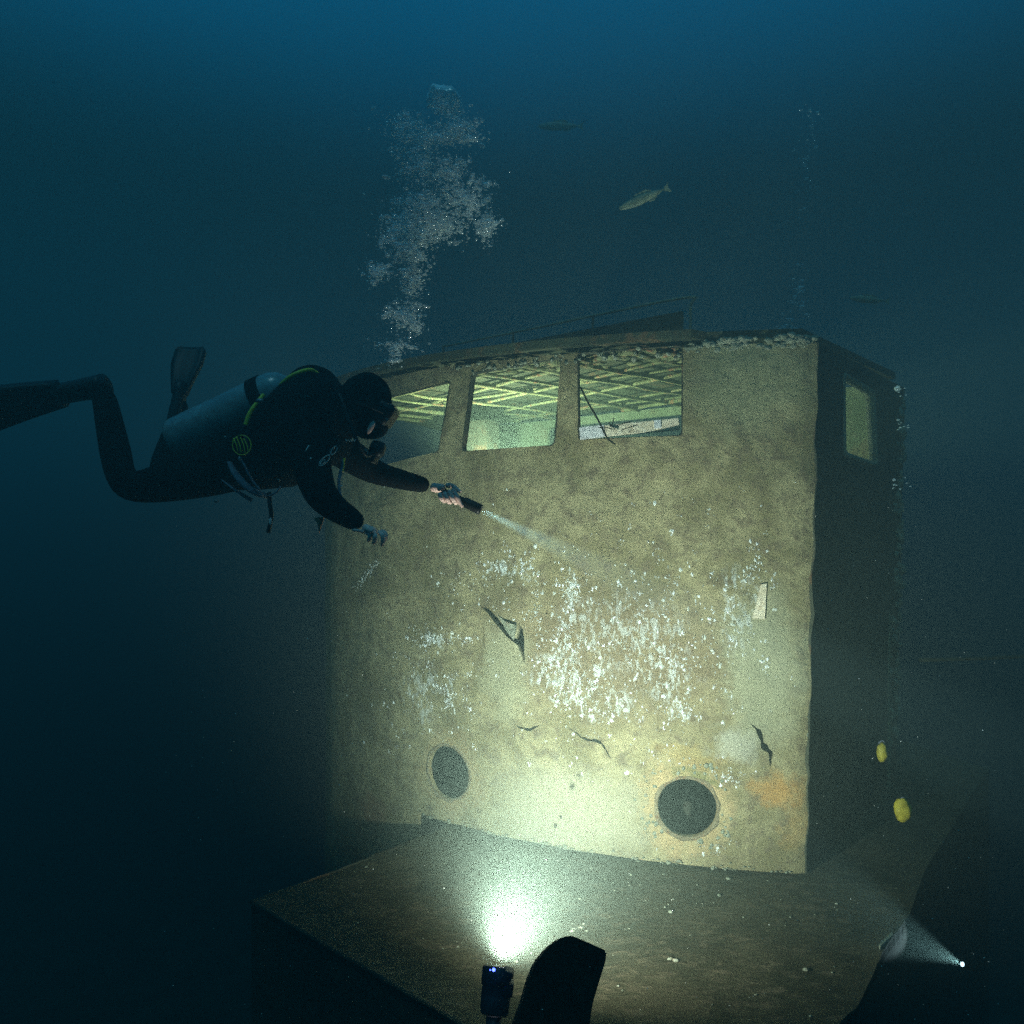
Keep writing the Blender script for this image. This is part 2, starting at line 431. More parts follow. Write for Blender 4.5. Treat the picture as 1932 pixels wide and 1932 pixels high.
# ------------------------------------------------------------------ the wreck
wreck = empty('wheelhouse_wreck', (0.5, 5, 0))
tag(wreck, 'sunken ship wheelhouse with curved silted front wall, three open windows and two portholes', 'shipwreck')
TOP = 3.06
u_deck = uz(790, 1560)[0]
outline = [(0, 0), (u_deck, 0), (u_deck+.05, -1.6), (ARC[-1], -1.6), (ARC[-1], TOP), (0, TOP)]
# worn upper edge at the right
front = panel_obj('front_wall', outline, HOLES, .042, wall_pt, M['wall'], wreck, .03, 3)

# torn steel flap standing out beside the V shaped tear
bm = bmesh.new()
fl = pxs((946, 1160), (962, 1170), (983, 1178), (978, 1205), (962, 1188))
tv = [bm.verts.new(wall_pt(a, b, .006+.03*k)) for (a, b), k in zip(fl, (0, .6, 1, 1.4, .5))]
tb = [bm.verts.new(v.co+Vector((0.002, .008, 0))) for v in tv]
bm.faces.new(tv); bm.faces.new(list(reversed(tb)))
for i in range(len(tv)): bm.faces.new((tv[i], tb[i], tb[(i+1) % 5], tv[(i+1) % 5]))
bmesh.ops.recalc_face_normals(bm, faces=bm.faces)
obj('torn_flap', bm, M['lump'], front, False)

# porthole rims: crumbling raised rings
for i, (a, b, r) in enumerate(PORT):
    bm = bmesh.new(); N = 72; prof = [(.002, -.032), (0.0, .002), (.004, .004), (.010, .005), (.018, .003), (.028, -.004)]
    rings = []
    for k in range(N):
        th = 2*math.pi*k/N; ring = []
        for j, (dr, h) in enumerate(prof):
            nz = mn.noise(Vector((math.cos(th)*3, math.sin(th)*3, i*7+j*.3)))
            rr = r+dr*(1+.8*nz*(j > 2)); ring.append(bm.verts.new(wall_pt(a+rr*math.cos(th), b+rr*math.sin(th), h*(1+.9*nz))))
        rings.append(ring)
    for k in range(N):
        A, B = rings[k], rings[(k+1) % N]
        for j in range(len(prof)-1): bm.faces.new((A[j], A[j+1], B[j+1], B[j]))
    bmesh.ops.recalc_face_normals(bm, faces=bm.faces)
    obj('porthole_rim', bm, M['rim'], front)
# window frames: thin steel lips set in each opening
for h in WIN:
    bm = bmesh.new(); n = len(h); c = Vector((sum(p[0] for p in h)/n, sum(p[1] for p in h)/n)); rings = []
    for p in h:
        q = Vector(p); d = (q-c).normalized(); ring = []
        for dr, off in ((-.003, -.045), (-.003, .001), (.003, .003), (.009, -.002)):
            v = q+d*dr; ring.append(bm.verts.new(wall_pt(v.x, v.y, off)))
        rings.append(ring)
    for k in range(n):
        A, B = rings[k], rings[(k+1) % n]
        for j in range(3): bm.faces.new((A[j], A[j+1], B[j+1], B[j]))
    bmesh.ops.recalc_face_normals(bm, faces=bm.faces)
    obj('window_frame', bm, M['side'], front)

# bracket plate with a slot
bp = pxs((1432, 1103), (1443, 1101), (1440, 1168), (1417, 1166), (1424, 1140))
hole = pxs((1423, 1120), (1431, 1116), (1432, 1128), (1426, 1143))
panel_obj('bracket_plate', bp, [[(x*1, y*1) for x, y in hole]] if False else [], .02, lambda a, b, o: wall_pt(a, b, .014+o), M['plank'], front, .012)

# white calcareous crust flecks: thousands of tiny raised shells
CR = [(965, 1070, 38, 14, 170), (1012, 1135, 7, 45, 110), (1072, 1160, 9, 60, 240), (1060, 1215, 22, 14, 80), (812, 1204, 22, 10, 120), (860, 1208, 30, 4, 60), (800, 1250, 14, 40, 60),
      (848, 1310, 9, 20, 80), (850, 1275, 40, 5, 40), (880, 1320, 12, 40, 50), (1110, 1320, 35, 18, 260), (1050, 1270, 28, 22, 170), (1132, 1275, 12, 18, 90), (1180, 1340, 20, 12, 90),
      (1290, 1343, 16, 13, 110), (1245, 1250, 70, 50, 150), (1150, 1215, 30, 5, 70), (1340, 1225, 50, 25, 90), (1300, 1310, 80, 30, 150), (1390, 1195, 12, 50, 60), (1420, 1070, 8, 20, 60),
      (1260, 1130, 5, 40, 35), (1180, 1120, 120, 50, 170), (1350, 1120, 60, 40, 90), (1200, 1180, 150, 110, 300), (900, 1150, 90, 60, 110), (820, 1370, 50, 30, 55), (770, 1330, 40, 60, 60),
      (1090, 1400, 60, 25, 60), (1250, 1390, 60, 30, 90), (1382, 1465, 14, 12, 60), (1200, 1500, 200, 60, 30), (1350, 1600, 30, 8, 30), (1440, 1252, 6, 9, 18), (1455, 1105, 8, 4, 16),
      (905, 1100, 50, 14, 50), (1100, 1110, 40, 14, 50), (700, 1360, 60, 60, 25), (1200, 960, 230, 60, 40), (985, 1625, 9, 5, 14)]
bm = bmesh.new()
def shell(u, z, s):
    n = 9; c = bm.verts.new(wall_pt(u, z, .003+s*.2)); ring = []
    ang = rnd.random()*6; el = rnd.uniform(.4, 1)
    for k in range(n):
        th = 2*math.pi*k/n+ang; rr = s*rnd.uniform(.35, 1.45)
        ring.append(bm.verts.new(wall_pt(u+rr*el*math.cos(th), z+rr*math.sin(th), .001)))
    for k in range(n): bm.faces.new((c, ring[k], ring[(k+1) % n]))
for (cx, cy, sx, sy, n) in CR:
    k = 0
    while k < n:
        x, y = rnd.gauss(cx, sx), rnd.gauss(cy, sy)
        if not (560 < x < 1500): k += 1; continue
        for _ in range(rnd.randint(1, 4)):
            u, z = uz(x+rnd.gauss(0, 3.5), y+rnd.gauss(0, 3.5)); s = min(.013, .0023*math.exp(abs(rnd.gauss(0, .8))))
            if not any(pip((u, z), h) for h in HOLES): shell(u, z, s)
            k += 1
# the long diagonal smear at the left
for k in range(90):
    t = rnd.random(); u, z = uz(712-40*t+rnd.gauss(0, 3), 1060+50*t+rnd.gauss(0, 3)); shell(u, z, .006)
for k in range(40):
    t = rnd.random(); u, z = uz(610-14*t+rnd.gauss(0, 3), 1075+60*t+rnd.gauss(0, 3)); shell(u, z, .005)
bmesh.ops.recalc_face_normals(bm, faces=bm.faces)
t = NT('white_crust'); g = t.new('ShaderNodeNewGeometry').outputs['Position']
M['crust'] = t.done(t.col(t.ramp(t.noise(g, 9, 4), .4, .6), (.80, .84, .82), (.55, .58, .50)), .8, .2)
tag(obj('white_shells', bm, M['crust'], front, False), kind='stuff')

# lumps of growth along the wall top, sill, base and corner
bm = bmesh.new()
for k in range(150):
    x = rnd.uniform(1290, 1515); u, z = uz(x, 650)
    if rnd.random() < .55: x = rnd.choice((1395, 1480, 1500, 1345))+rnd.gauss(0, 14)
    u = uz(min(x, 1520), 650)[0]; blob(bm, wall_pt(u, TOP+rnd.uniform(-.03, .035), -.012), rnd.uniform(.008, .03), 1, .6, (1.2, .8, .8), k)
for k in range(60):
    x = rnd.uniform(860, 1280); u = uz(x, 650)[0]; blob(bm, wall_pt(u, TOP-.02+rnd.uniform(-.04, .03), .0), rnd.uniform(.006, .02), 1, .6, (1, 1, 1), k)
for k in range(70):
    u, z = rnd.uniform(0, .03), rnd.uniform(.0, 2.9); blob(bm, wall_pt(u, z, -.008), rnd.uniform(.003, .009), 1, .6, (1, 1, 2.2), k)
for k in range(90):
    u = rnd.uniform(0, u_deck); blob(bm, wall_pt(u, abs(rnd.gauss(0, .012)), .012), .004*math.exp(abs(rnd.gauss(0, .6))), 1, .6, (1.3, 1, .7), k)
for k in range(70):      # round the right porthole
    a, b, r = PORT[0]; th = rnd.uniform(0, 6.28); rr = r+rnd.uniform(.03, .14); blob(bm, wall_pt(a+rr*math.cos(th), b+rr*math.sin(th), .0), rnd.uniform(.004, .016), 1, .5, (1, .5, 1), k)
tag(obj('encrusting_growth', bm, M['lump'], front), kind='stuff')
# side wall of the wheelhouse, receding to the right
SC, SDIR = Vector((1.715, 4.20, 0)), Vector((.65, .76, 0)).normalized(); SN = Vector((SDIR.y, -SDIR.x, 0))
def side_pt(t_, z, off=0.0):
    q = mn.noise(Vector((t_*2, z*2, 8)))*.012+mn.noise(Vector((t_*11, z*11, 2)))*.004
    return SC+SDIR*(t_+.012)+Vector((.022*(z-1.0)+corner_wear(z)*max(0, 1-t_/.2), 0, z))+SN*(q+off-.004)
def side_uz(px, py):
    k = (px-966)/FO; t_ = (k*SC.y-SC.x)/(SDIR.x-k*SDIR.y); return (t_, EYE-(py-966)/FO*(SC.y+SDIR.y*t_))
SW = rounded([side_uz(1579, 704), side_uz(1637, 738), side_uz(1646, 878), side_uz(1583, 858)], .04)
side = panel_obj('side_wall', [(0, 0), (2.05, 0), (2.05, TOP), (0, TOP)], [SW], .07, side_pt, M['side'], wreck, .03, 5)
bm = bmesh.new(); n = len(SW); c = Vector((sum(p[0] for p in SW)/n, sum(p[1] for p in SW)/n)); rings = []
for p in SW:
    q = Vector(p); d = (q-c).normalized(); ring = []
    for dr, off in ((-.03, -.045), (-.03, .004), (.004, .010), (.016, .002)):
        v = q+d*dr; ring.append(bm.verts.new(side_pt(v.x, v.y, off)))
    rings.append(ring)
for k in range(n):
    A, B = rings[k], rings[(k+1) % n]
    for j in range(3): bm.faces.new((A[j], A[j+1], B[j+1], B[j]))
bmesh.ops.recalc_face_normals(bm, faces=bm.faces)
obj('window_frame', bm, M['lump'], side)
bm = bmesh.new()
for k in range(120):
    blob(bm, side_pt(1.98+rnd.uniform(-.25, .07)*rnd.random(), rnd.uniform(.3, 3.0), .01), rnd.uniform(.008, .03), 1, .6, (1, 1, 1.5), k)
tag(obj('encrusting_growth', bm, M['lump'], side), kind='stuff')

# rear bulkhead with a long opening, added light-blocking floor, roof and its lattice of beams
RA, RD = Vector((-1.9, 9.2, 0)), Vector((.74, -.68, 0)).normalized()
B1 = SC+SDIR*1.75; Lr = 4.9; A1 = B1-RD*Lr
def rear_pt(a, z, off=0.0):
    q = mn.noise(Vector((a*2, z*2, 4)))*.02; return A1+RD*a+Vector((0, 0, z))+SDIR*(q-off)
panel_obj('rear_bulkhead', [(0, 0), (Lr, 0), (Lr, TOP), (0, TOP)], [rounded([(1.55, 2.3), (Lr-.35, 2.3), (Lr-.35, 2.98), (1.55, 2.98)], .06)], .1, rear_pt, M['inner'], wreck, .03, 6)
bm = bmesh.new()
fp = [PLAN[i].copy() for i in range(0, len(PLAN), 4)]
cen = Vector((.4, 5.6, 0))
def slab(bm, pts, z0, z1):
    lo = [bm.verts.new((p.x, p.y, z0)) for p in pts]; hi = [bm.verts.new((p.x, p.y, z1)) for p in pts]
    bm.faces.new(list(reversed(lo))); bm.faces.new(hi)
    for i in range(len(pts)):
        j = (i+1) % len(pts); bm.faces.new((lo[i], lo[j], hi[j], hi[i]))
    bmesh.ops.recalc_face_normals(bm, faces=bm.faces)
inner = [p+(cen-p).normalized()*.06 for p in fp]
slab(bm, inner+[A1+SDIR*-.05, B1-SDIR*.05-SN*.05], 1.86, 1.92)
obj('light_block_floor', bm, M['dark_inner'], wreck, False)  # unseen floor, added to keep the cabin lamp's light out of the room below
bm = bmesh.new()
over = [PLAN[i]+plan_at(ARC[i])[2]*.05 for i in range(14, len(PLAN), 3)]
first = [PLAN[14]+Vector((0, .02, 0)), ]
slab(bm, [SC+Vector((-.03, .05, 0))]+[PLAN[i]+Vector((0, .045, 0)) for i in (4, 8, 12)]+over+[A1+SDIR*.1-RD*.3, B1+SDIR*.1+SN*.02], 3.10, 3.15)
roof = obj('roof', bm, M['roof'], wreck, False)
# crossing roof ribs seen through the windows
rb = random.Random(5)
def inside(p):
    s = (p-SC).dot(SN)
    return s < -.06 and (p-B1).dot(SDIR) < -.05 and pip((p.x, p.y), [(q.x, q.y) for q in fp]+[(A1.x, A1.y), (B1.x, B1.y)])
def clipped(a, b, nstep=80):
    ins = [a.lerp(b, k/nstep) for k in range(nstep+1) if inside(a.lerp(b, k/nstep))]
    return (ins[0], ins[-1]) if len(ins) > 3 else None
for fam, (dr, sp, wd, zc) in enumerate(((Vector((.74, .67, 0)), .36, .055, 3.055), (Vector((-.55, .83, 0)), .44, .05, 3.068), (Vector((.74, -.68, 0)), .62, .04, 3.08))):
    dr = dr.normalized(); nr = Vector((-dr.y, dr.x, 0))
    for k in range(-14, 15):
        o = cen+nr*(k*sp+rb.uniform(-.04, .04)); r_ = clipped(o-dr*4, o+dr*4)
        if not r_ or (r_[0]-r_[1]).length < .9: continue
        if rb.random() < .12: continue
        bm = bmesh.new(); pts = []
        for j in range(9):
            p = r_[0].lerp(r_[1], j/8); p = p+nr*rb.gauss(0, .007); p.z = zc-.012+rb.gauss(0, .004); pts.append(p)
        tube(bm, pts, lambda t, w=wd*rb.uniform(.5, 1): w*.5*(1+.3*mn.noise(Vector((t*9, k, fam)))), 6, 3, True, .8)
        obj('roof_beam', bm, M['beam'], roof)
# hanging sheets of growth near the front of the ceiling
bm = bmesh.new()
for k in range(160):
    u = rb.uniform(.5, 3.6); p, d, n = plan_at(u); q = p-n*abs(rb.gauss(.08, .1))-n*.04
    blob(bm, Vector((q.x, q.y, 3.05+rb.uniform(-.02, .03))), rb.uniform(.015, .05), 1, .6, (1.5, 1.2, .5), k)
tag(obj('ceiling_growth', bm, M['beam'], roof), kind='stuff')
# coaming and rail across the roof
ra, rb_ = Vector((1.09, 4.52, 3.41)), Vector((-.55, 5.86, 3.41))
bm = bmesh.new(); tube(bm, [ra+Vector((.012, 0, -.34)), ra+Vector((.012, 0, -.06)), ra, ra.lerp(rb_, .3)+Vector((0, 0, .005)), ra.lerp(rb_, .6), rb_], .009, 8, 5)
obj('roof_rail', bm, M['lump'], roof)
bm = bmesh.new(); beam_between(bm, ra+Vector((-.02, .06, -.18)), rb_+Vector((0, .06, -.18)), .02, .22); obj('roof_coaming', bm, M['roof'], roof, False)
for k in (.33, .66, 1.0):
    p = ra.lerp(rb_, k); bm = bmesh.new(); tube(bm, [p+Vector((0, 0, -.28)), p], .009, 8); obj('stanchion', bm, M['side'], roof)

# things inside: pale plank behind the window, a post, cabinet by the middle window, cables
plank = empty('fallen_plank', (.9, 4.9, 2.6)); 
bm = bmesh.new(); a, b = P(1094, 818, 4.475), P(1281, 800, 4.40); beam_between(bm, a, b, .035, .07, 0, .006); obj('board', bm, M['plank'], plank, False)
bm = bmesh.new(); beam_between(bm, P(1094, 818, 4.455), P(1140, 813, 4.435), .03, .074, 0, .004); obj('white_end', bm, M['white'], plank, False)
bm = bmesh.new(); beam_between(bm, P(1234, 801, 4.40), P(1247, 800, 4.395), .03, .05, 0, .004); obj('white_patch', bm, M['white'], plank, False)
tag(plank, 'pale fallen plank with a white end lying behind the window nearest the wall centre', 'plank')
bm = bmesh.new(); tube(bm, [P(1095, 730, 4.42), P(1110, 760, 4.40), P(1130, 795, 4.38), P(1145, 825, 4.36), P(1160, 838, 4.34)], .006, 6, 4)
for k in range(5):
    p = P(1158+rnd.gauss(0, 14), 812+rnd.gauss(0, 9), 4.36); tube(bm, [p, p+Vector((rnd.gauss(0, .03), 0, rnd.uniform(-.05, .03))), p+Vector((rnd.gauss(0, .05), 0, rnd.gauss(0, .04)))], .003, 5, 2)
tag(obj('dangling_cable', bm, M['darkplate']), 'thin dark cable hanging across the clear window in front of the pale plank', 'cable')
bm = bmesh.new(); a = P(906, 880, 6.5); b = P(906, 795, 6.5); box(bm, (a+b)/2+Vector((0, .1, -.1)), (.26, .22, .62), Quaternion((0, 0, 1), R(-30)), .004)
cab = obj('locker', bm, M['side'], None, False); tag(cab, 'pale green locker standing inside the middle window', 'locker')
bm = bmesh.new()
px_, py_ = P(1298, 1575, 4.65), P(1298, 1700, 4.65); tube(bm, [Vector((px_.x, px_.y, .0)), Vector((px_.x, px_.y+.03, .17)), Vector((px_.x+.01, px_.y+.03, .235))], .03, 10)
tube(bm, [Vector((px_.x-.12, px_.y+.25, .0)), Vector((px_.x-.10, px_.y+.25, 1.8))], .03, 8)
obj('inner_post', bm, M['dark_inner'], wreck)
# dark linings that keep the lower room a room
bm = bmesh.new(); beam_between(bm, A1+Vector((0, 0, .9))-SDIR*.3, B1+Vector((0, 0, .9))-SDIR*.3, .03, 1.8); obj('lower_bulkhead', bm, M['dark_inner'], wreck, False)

# foredeck and hull
deckpts = [(-1.40, 3.93), (.03, 2.805), (-.4, 2.5), (-.4, 2.1), (.95, 2.1), (1.05, 2.62), (1.35, 3.0), (1.45, 3.08), (1.77, 3.49), (2.1, 3.85), (2.4, 4.26), (3.9, 5.98), (3.0, 8.0), (-.2, 8.0), (-.45, 4.85)]
t = NT('deck_silt'); g = t.new('ShaderNodeNewGeometry').outputs['Position']
mp = t.new('ShaderNodeMapping'); t.l.new(g, mp.inputs[0]); mp.inputs['Scale'].default_value = (1, 2.6, 1); mp.inputs['Rotation'].default_value = (0, 0, R(8))
n1 = t.noise(g, 2.5, 8, .65, .5); n2 = t.noise(mp.outputs[0], 9, 8, .72, .8); n3 = t.noise(g, 60, 5, .75)
col = t.col(t.ramp(n1, .35, .65), (.075, .068, .038), (.045, .045, .025)); col = t.col(t.ramp(n2, .48, .66), col, (.12, .10, .06))
col = t.col(t.ramp(n3, .64, .72), col, (.22, .20, .14)); col = t.col(t.ramp(n3, .3, .4, .6, 0), col, (.05, .045, .03))
t.bump(t.math('ADD', t.math('MULTIPLY', n2, .8), t.math('MULTIPLY', n3, .25)), .9, .03)
M['deck'] = t.done(col, .9, .15)
def deck_pt(x, y, off=0.0):
    d = math.hypot(x-.15, y-3.62)
    q = mn.noise(Vector((x*2, y*2.5, 0)))*.02+mn.noise(Vector((x*7, y*12, 3)))*.009+mn.noise(Vector((x*22, y*30, 6)))*.003
    return Vector((x, y, q-.012+off))
deck = panel_obj('foredeck', deckpts, [], .06, deck_pt, M['deck'], wreck, .05, 8)
bm = bmesh.new(); D = [Vector((x, y, 0)) for x, y in deckpts]
for i in range(len(D)-2):
    a, b = D[i], D[i+1]
    n = 10
    for k in range(n):
        p, q = a.lerp(b, k/n), a.lerp(b, (k+1)/n)
        vs = [bm.verts.new((p.x, p.y, -.02)), bm.verts.new((q.x, q.y, -.02)), bm.verts.new((q.x, q.y, -4.6)), bm.verts.new((p.x, p.y, -4.6))]
        bm.faces.new(vs)
a, b = D[-1], D[0]
bm.faces.new([bm.verts.new((a.x, a.y, -.02)), bm.verts.new((b.x, b.y, -.02)), bm.verts.new((b.x, b.y, -4.6)), bm.verts.new((a.x, a.y, -4.6))])
bmesh.ops.remove_doubles(bm, verts=bm.verts, dist=.001); bmesh.ops.recalc_face_normals(bm, faces=bm.faces)
obj('hull', bm, M['side'], wreck, False)
bm = bmesh.new()      # raised lip along the deck edges
def lip(a, b, r):
    tube(bm, [Vector(a).lerp(Vector(b), k/12)+Vector((0, 0, .0+mn.noise(Vector((k*.9, a[0], 0)))*.008)) for k in range(13)], r, 8)
lip((-1.40, 3.93, -.01), (.03, 2.805, -.01), .012); lip((-1.40, 3.93, -.012), (-.5, 4.75, -.012), .008)
obj('deck_edge', bm, M['side'], deck)
bm = bmesh.new()      # torn gunwale plate lit by the second torch
g0 = [P(1685, 1763, 3.62), P(1676, 1779, 3.58), P(1669, 1800, 3.56), P(1662, 1850, 3.5), P(1655, 1852, 3.48), P(1661, 1785, 3.5)]
A_ = [bm.verts.new(p) for p in g0]; B_ = [bm.verts.new(p+Vector((.004, .02, 0))) for p in g0]
bm.faces.new(A_); bm.faces.new(list(reversed(B_)))
for i in range(6): bm.faces.new((A_[i], B_[i], B_[(i+1) % 6], A_[(i+1) % 6]))
bmesh.ops.recalc_face_normals(bm, faces=bm.faces)
obj('torn_gunwale', bm, M['lump'], deck, False)
bm = bmesh.new(); tube(bm, [(2.95, 5.3, 1.01), (3.5, 5.42, 1.0), (4.6, 5.7, .985)], .014, 8, 4)
for x, y in ((4.5, 5.68),): tube(bm, [(x, y, -.1), (x, y, 1.0)], .012, 8)
obj('side_rail', bm, M['side'], wreck)
# deck litter: shells and grit
bm = bmesh.new()
for k in range(220):
    x, y = rnd.uniform(-1.0, 1.8), rnd.uniform(3.0, 4.6)
    if rnd.random() < .5: x, y = rnd.gauss(.55, .45), rnd.gauss(4.1, .25)
    if not pip((x, y), deckpts) or y > 4.6-.27*x: continue
    s = .002*math.exp(abs(rnd.gauss(0, .7))); blob(bm, deck_pt(x, y, s*.4), min(s, .012), 1, .5, (1.3, 1, .6), k)
for (x, y) in ((1083, 1748), (1095, 1745), (1080, 1752), (1265, 1806), (1275, 1808), (933, 1776), (975, 1808), (1020, 1730), (990, 1690)):
    d = EYE*FO/(y-966); v = P(x, y, d); blob(bm, deck_pt(v.x, v.y, .004), .010, 1, .5, (1.6, 1, .6), x)
tag(obj('deck_shells', bm, M['lump'], deck), kind='stuff')

# seabed far below
bm = bmesh.new(); r_ = bmesh.ops.create_grid(bm, x_segments=60, y_segments=60, size=60)
for v in bm.verts: v.co.z = -4.6+.5*mn.noise(v.co*.12); v.co.y += 20
tag(obj('seabed', bm, M['seabed']), kind='structure')

# ------------------------------------------------------------------ dark plate and video light on the foredeck
vl = empty('video_light', (-.06, 2.6, .0))
ax = Vector((.10, .52, .85)).normalized(); base = Vector((-.075, 3.10, .045))
base = P(935, 1884, 2.62)
K = .86
bm = bmesh.new(); lathe(bm, base-ax*.05, ax, [(h*K, r*K) for h, r in [(0, 0), (0, .050), (.006, .058), (.06, .062), (.10, .060), (.104, .066), (.165, .068), (.171, .064), (.171, .052), (.160, .048)]], 36)
obj('housing', bm, M['lampbody'], vl)
EM = NT('lamp_face'); EM.set(EM.b, 'Emission Color', (1, .96, .9, 1)); EM.set(EM.b, 'Emission Strength', 25); EM.done((.9, .9, .9)); M['lampface'] = EM.m
bm = bmesh.new(); lathe(bm, base+ax*.09, ax, [(0, 0), (0, .040), (.004, .039), (.005, 0)], 32); obj('lamp_face', bm, M['lampface'], vl)
bm = bmesh.new(); kp = P(957, 1840, 2.60); box(bm, kp, (.03, .04, .045), Quaternion((0, 1, 0), R(20)), .006); box(bm, kp+Vector((.004, 0, -.045)), (.035, .035, .05), Quaternion((0, 1, 0), R(8)), .008)
tube(bm, [kp+Vector((-.03, 0, -.02)), kp], .012, 8); obj('mount_knob', bm, M['lampbody'], vl, False)
BL = NT('indicator_glow'); BL.set(BL.b, 'Emission Color', (.08, .12, 1, 1)); BL.set(BL.b, 'Emission Strength', 9); BL.done((.1, .1, .9))
bm = bmesh.new(); ip = P(931.5, 1829.5, 2.545); lathe(bm, ip, (0, -1, .1), [(0, .006), (.004, .005), (.006, 0)], 12); lathe(bm, ip+Vector((-.012, 0, -.001)), (0, -1, .1), [(0, .0025), (.002, .002), (.003, 0)], 8)
obj('indicator_lamp', bm, BL.m, vl)
bm = bmesh.new(); tube(bm, [base-ax*.04, base-ax*.10, base-ax*.10+Vector((.0, -.02, -.10)), Vector((base.x, base.y-.07, .0))], .028, 10); obj('foot', bm, M['lampbody'], vl)
tag(vl, 'squat black video light with a blue indicator glowing on the deck', 'video light')
lm = bpy.data.lights.new('video_light_beam', 'SPOT'); lm.energy = LAMP_W; lm.color = (1, .89, .74); lm.shadow_soft_size = .03; lm.spot_size = R(148); lm.spot_blend = 1.0
lo = bpy.data.objects.new('video_light_beam', lm); C.objects.link(lo); lo.location = base+ax*.13
lo.rotation_euler = Vector((-.34, -.84, -.42)).to_track_quat('Z', 'Y').to_euler()

l3 = bpy.data.lights.new('video_light_spill', 'SPOT'); l3.energy = 12; l3.color = (1, .90, .74); l3.shadow_soft_size = .04; l3.spot_size = R(95); l3.spot_blend = 1
o3 = bpy.data.objects.new('video_light_spill', l3); C.objects.link(o3); o3.location = base+ax*.13; o3.rotation_euler = Vector((-.12, -.93, .35)).to_track_quat('Z', 'Y').to_euler()

bm = bmesh.new()
ol = [(960, 1960), (985, 1895), (997, 1850), (1012, 1815), (1035, 1787), (1058, 1770), (1072, 1765), (1085, 1767), (1110, 1778), (1146, 1794), (1143, 1815), (1132, 1850), (1120, 1890), (1108, 1960)]
pl = [P(x, y, 2.42) for x, y in ol]
A_ = [bm.verts.new(p) for p in pl]; B_ = [bm.verts.new(Vector((p.x-.01, p.y+.07, p.z-.045))) for p in pl]
bm.faces.new(A_); bm.faces.new(list(reversed(B_)))
for i in range(len(pl)): bm.faces.new((A_[i], B_[i], B_[(i+1) % len(pl)], A_[(i+1) % len(pl)]))
bmesh.ops.recalc_face_normals(bm, faces=bm.faces)
bmesh.ops.bevel(bm, geom=[e for e in bm.edges], offset=.006, segments=2, affect='EDGES')
tag(obj('steel_fairlead', bm, M['darkplate'], None, False), 'dark curved steel block standing on the deck just right of the video light', 'deck fitting')

# lamp standing on the added wheelhouse floor that lights the ceiling
il = empty('cabin_lamp', (-.20, 6.00, 1.93))
bm = bmesh.new(); lathe(bm, (-.20, 6.00, 1.93), (0, 0, 1), [(0, 0), (0, .05), (.10, .05), (.11, .06), (.15, .06), (.15, .045), (.14, .04)], 24); obj('housing', bm, M['lampbody'], il)
bm = bmesh.new(); lathe(bm, (-.20, 6.00, 2.07), (0, 0, 1), [(0, 0), (0, .04), (.004, 0)], 24); obj('lamp_face', bm, M['lampface'], il)
tag(il, 'small black lamp standing inside the wheelhouse below the windows', 'video light')
l2 = bpy.data.lights.new('cabin_lamp_beam', 'SPOT'); l2.energy = 620; l2.color = (1, .92, .58); l2.shadow_soft_size = .03; l2.spot_size = R(160); l2.spot_blend = .5
o2 = bpy.data.objects.new('cabin_lamp_beam', l2); C.objects.link(o2); o2.location = (-.20, 6.00, 2.10); o2.rotation_euler = Vector((-.42, -.30, -.85)).to_track_quat('Z', 'Y').to_euler()

# ------------------------------------------------------------------ diver
def skin_mesh(nodes, edges, root=0, sub=2):
    "nodes: (Vector, radius or (rx, ry)); returns an evaluated mesh"
    me = bpy.data.meshes.new('tmp'); me.from_pydata([n[0] for n in nodes], edges, []); me.update()
    o = bpy.data.objects.new('tmp', me); C.objects.link(o)
    md = o.modifiers.new('s', 'SKIN'); md.use_smooth_shade = True; md.branch_smoothing = .4
    for i, n in enumerate(nodes):
        s = me.skin_vertices[0].data[i]; r = n[1]; s.radius = r if isinstance(r, tuple) else (r, r); s.use_root = (i == root)
    ms = o.modifiers.new('u', 'SUBSURF'); ms.levels = sub; ms.render_levels = sub
    dg = bpy.context.evaluated_depsgraph_get(); dg.update()
    out = bpy.data.meshes.new_from_object(o.evaluated_get(dg)); bpy.data.objects.remove(o); return out

def join(meshes_mats, name, mats, parent):
    bm = bmesh.new()
    for me, mi in meshes_mats:
        n0 = len(bm.faces); bm.from_mesh(me); bm.faces.ensure_lookup_table()
        for f in bm.faces[n0:]: f.material_index = mi(f) if callable(mi) else mi
    return obj(name, bm, mats, parent)

diver = empty('person', (-.55, 2.9, 1.9))
tag(diver, 'diver in black wetsuit floating prone, pointing a torch at the wall', 'person')
nodes = [(P(405, 893, 2.90), (.125, .12)), (P(470, 866, 2.90), (.125, .12)), (P(550, 826, 2.90), (.16, .14)), (P(606, 797, 2.90), (.165, .145)),   # 0 pelvis 1 waist 2 chest 3 upper
         (P(640, 790, 2.90), .11), (P(668, 782, 2.90), (.10, .10)), (P(693, 760, 2.90), (.098, .09)), (P(700, 795, 2.90), (.092, .085)), (P(702, 832, 2.90), (.07, .068)),    # 4 neck .. 8 jaw
         (P(578, 862, 2.74), .088), (P(610, 946, 2.66), .062), (P(686, 993, 2.68), .036),       # 9 10 11 near arm
         (P(648, 850, 3.04), .09), (P(708, 893, 3.10), .054), (P(812, 918, 3.08), .034),        # 12 13 14 far arm
         (P(365, 905, 2.81), .10), (P(232, 922, 2.76), .066), (P(196, 745, 2.80), .046), (P(176, 722, 2.80), .042), (P(140, 735, 2.80), .036),    # 15..19 near leg
         (P(385, 880, 3.0), .10), (P(305, 890, 3.2), .066), (P(334, 800, 3.3), .048), (P(337, 775, 3.3), .045), (P(340, 750, 3.3), .036)]
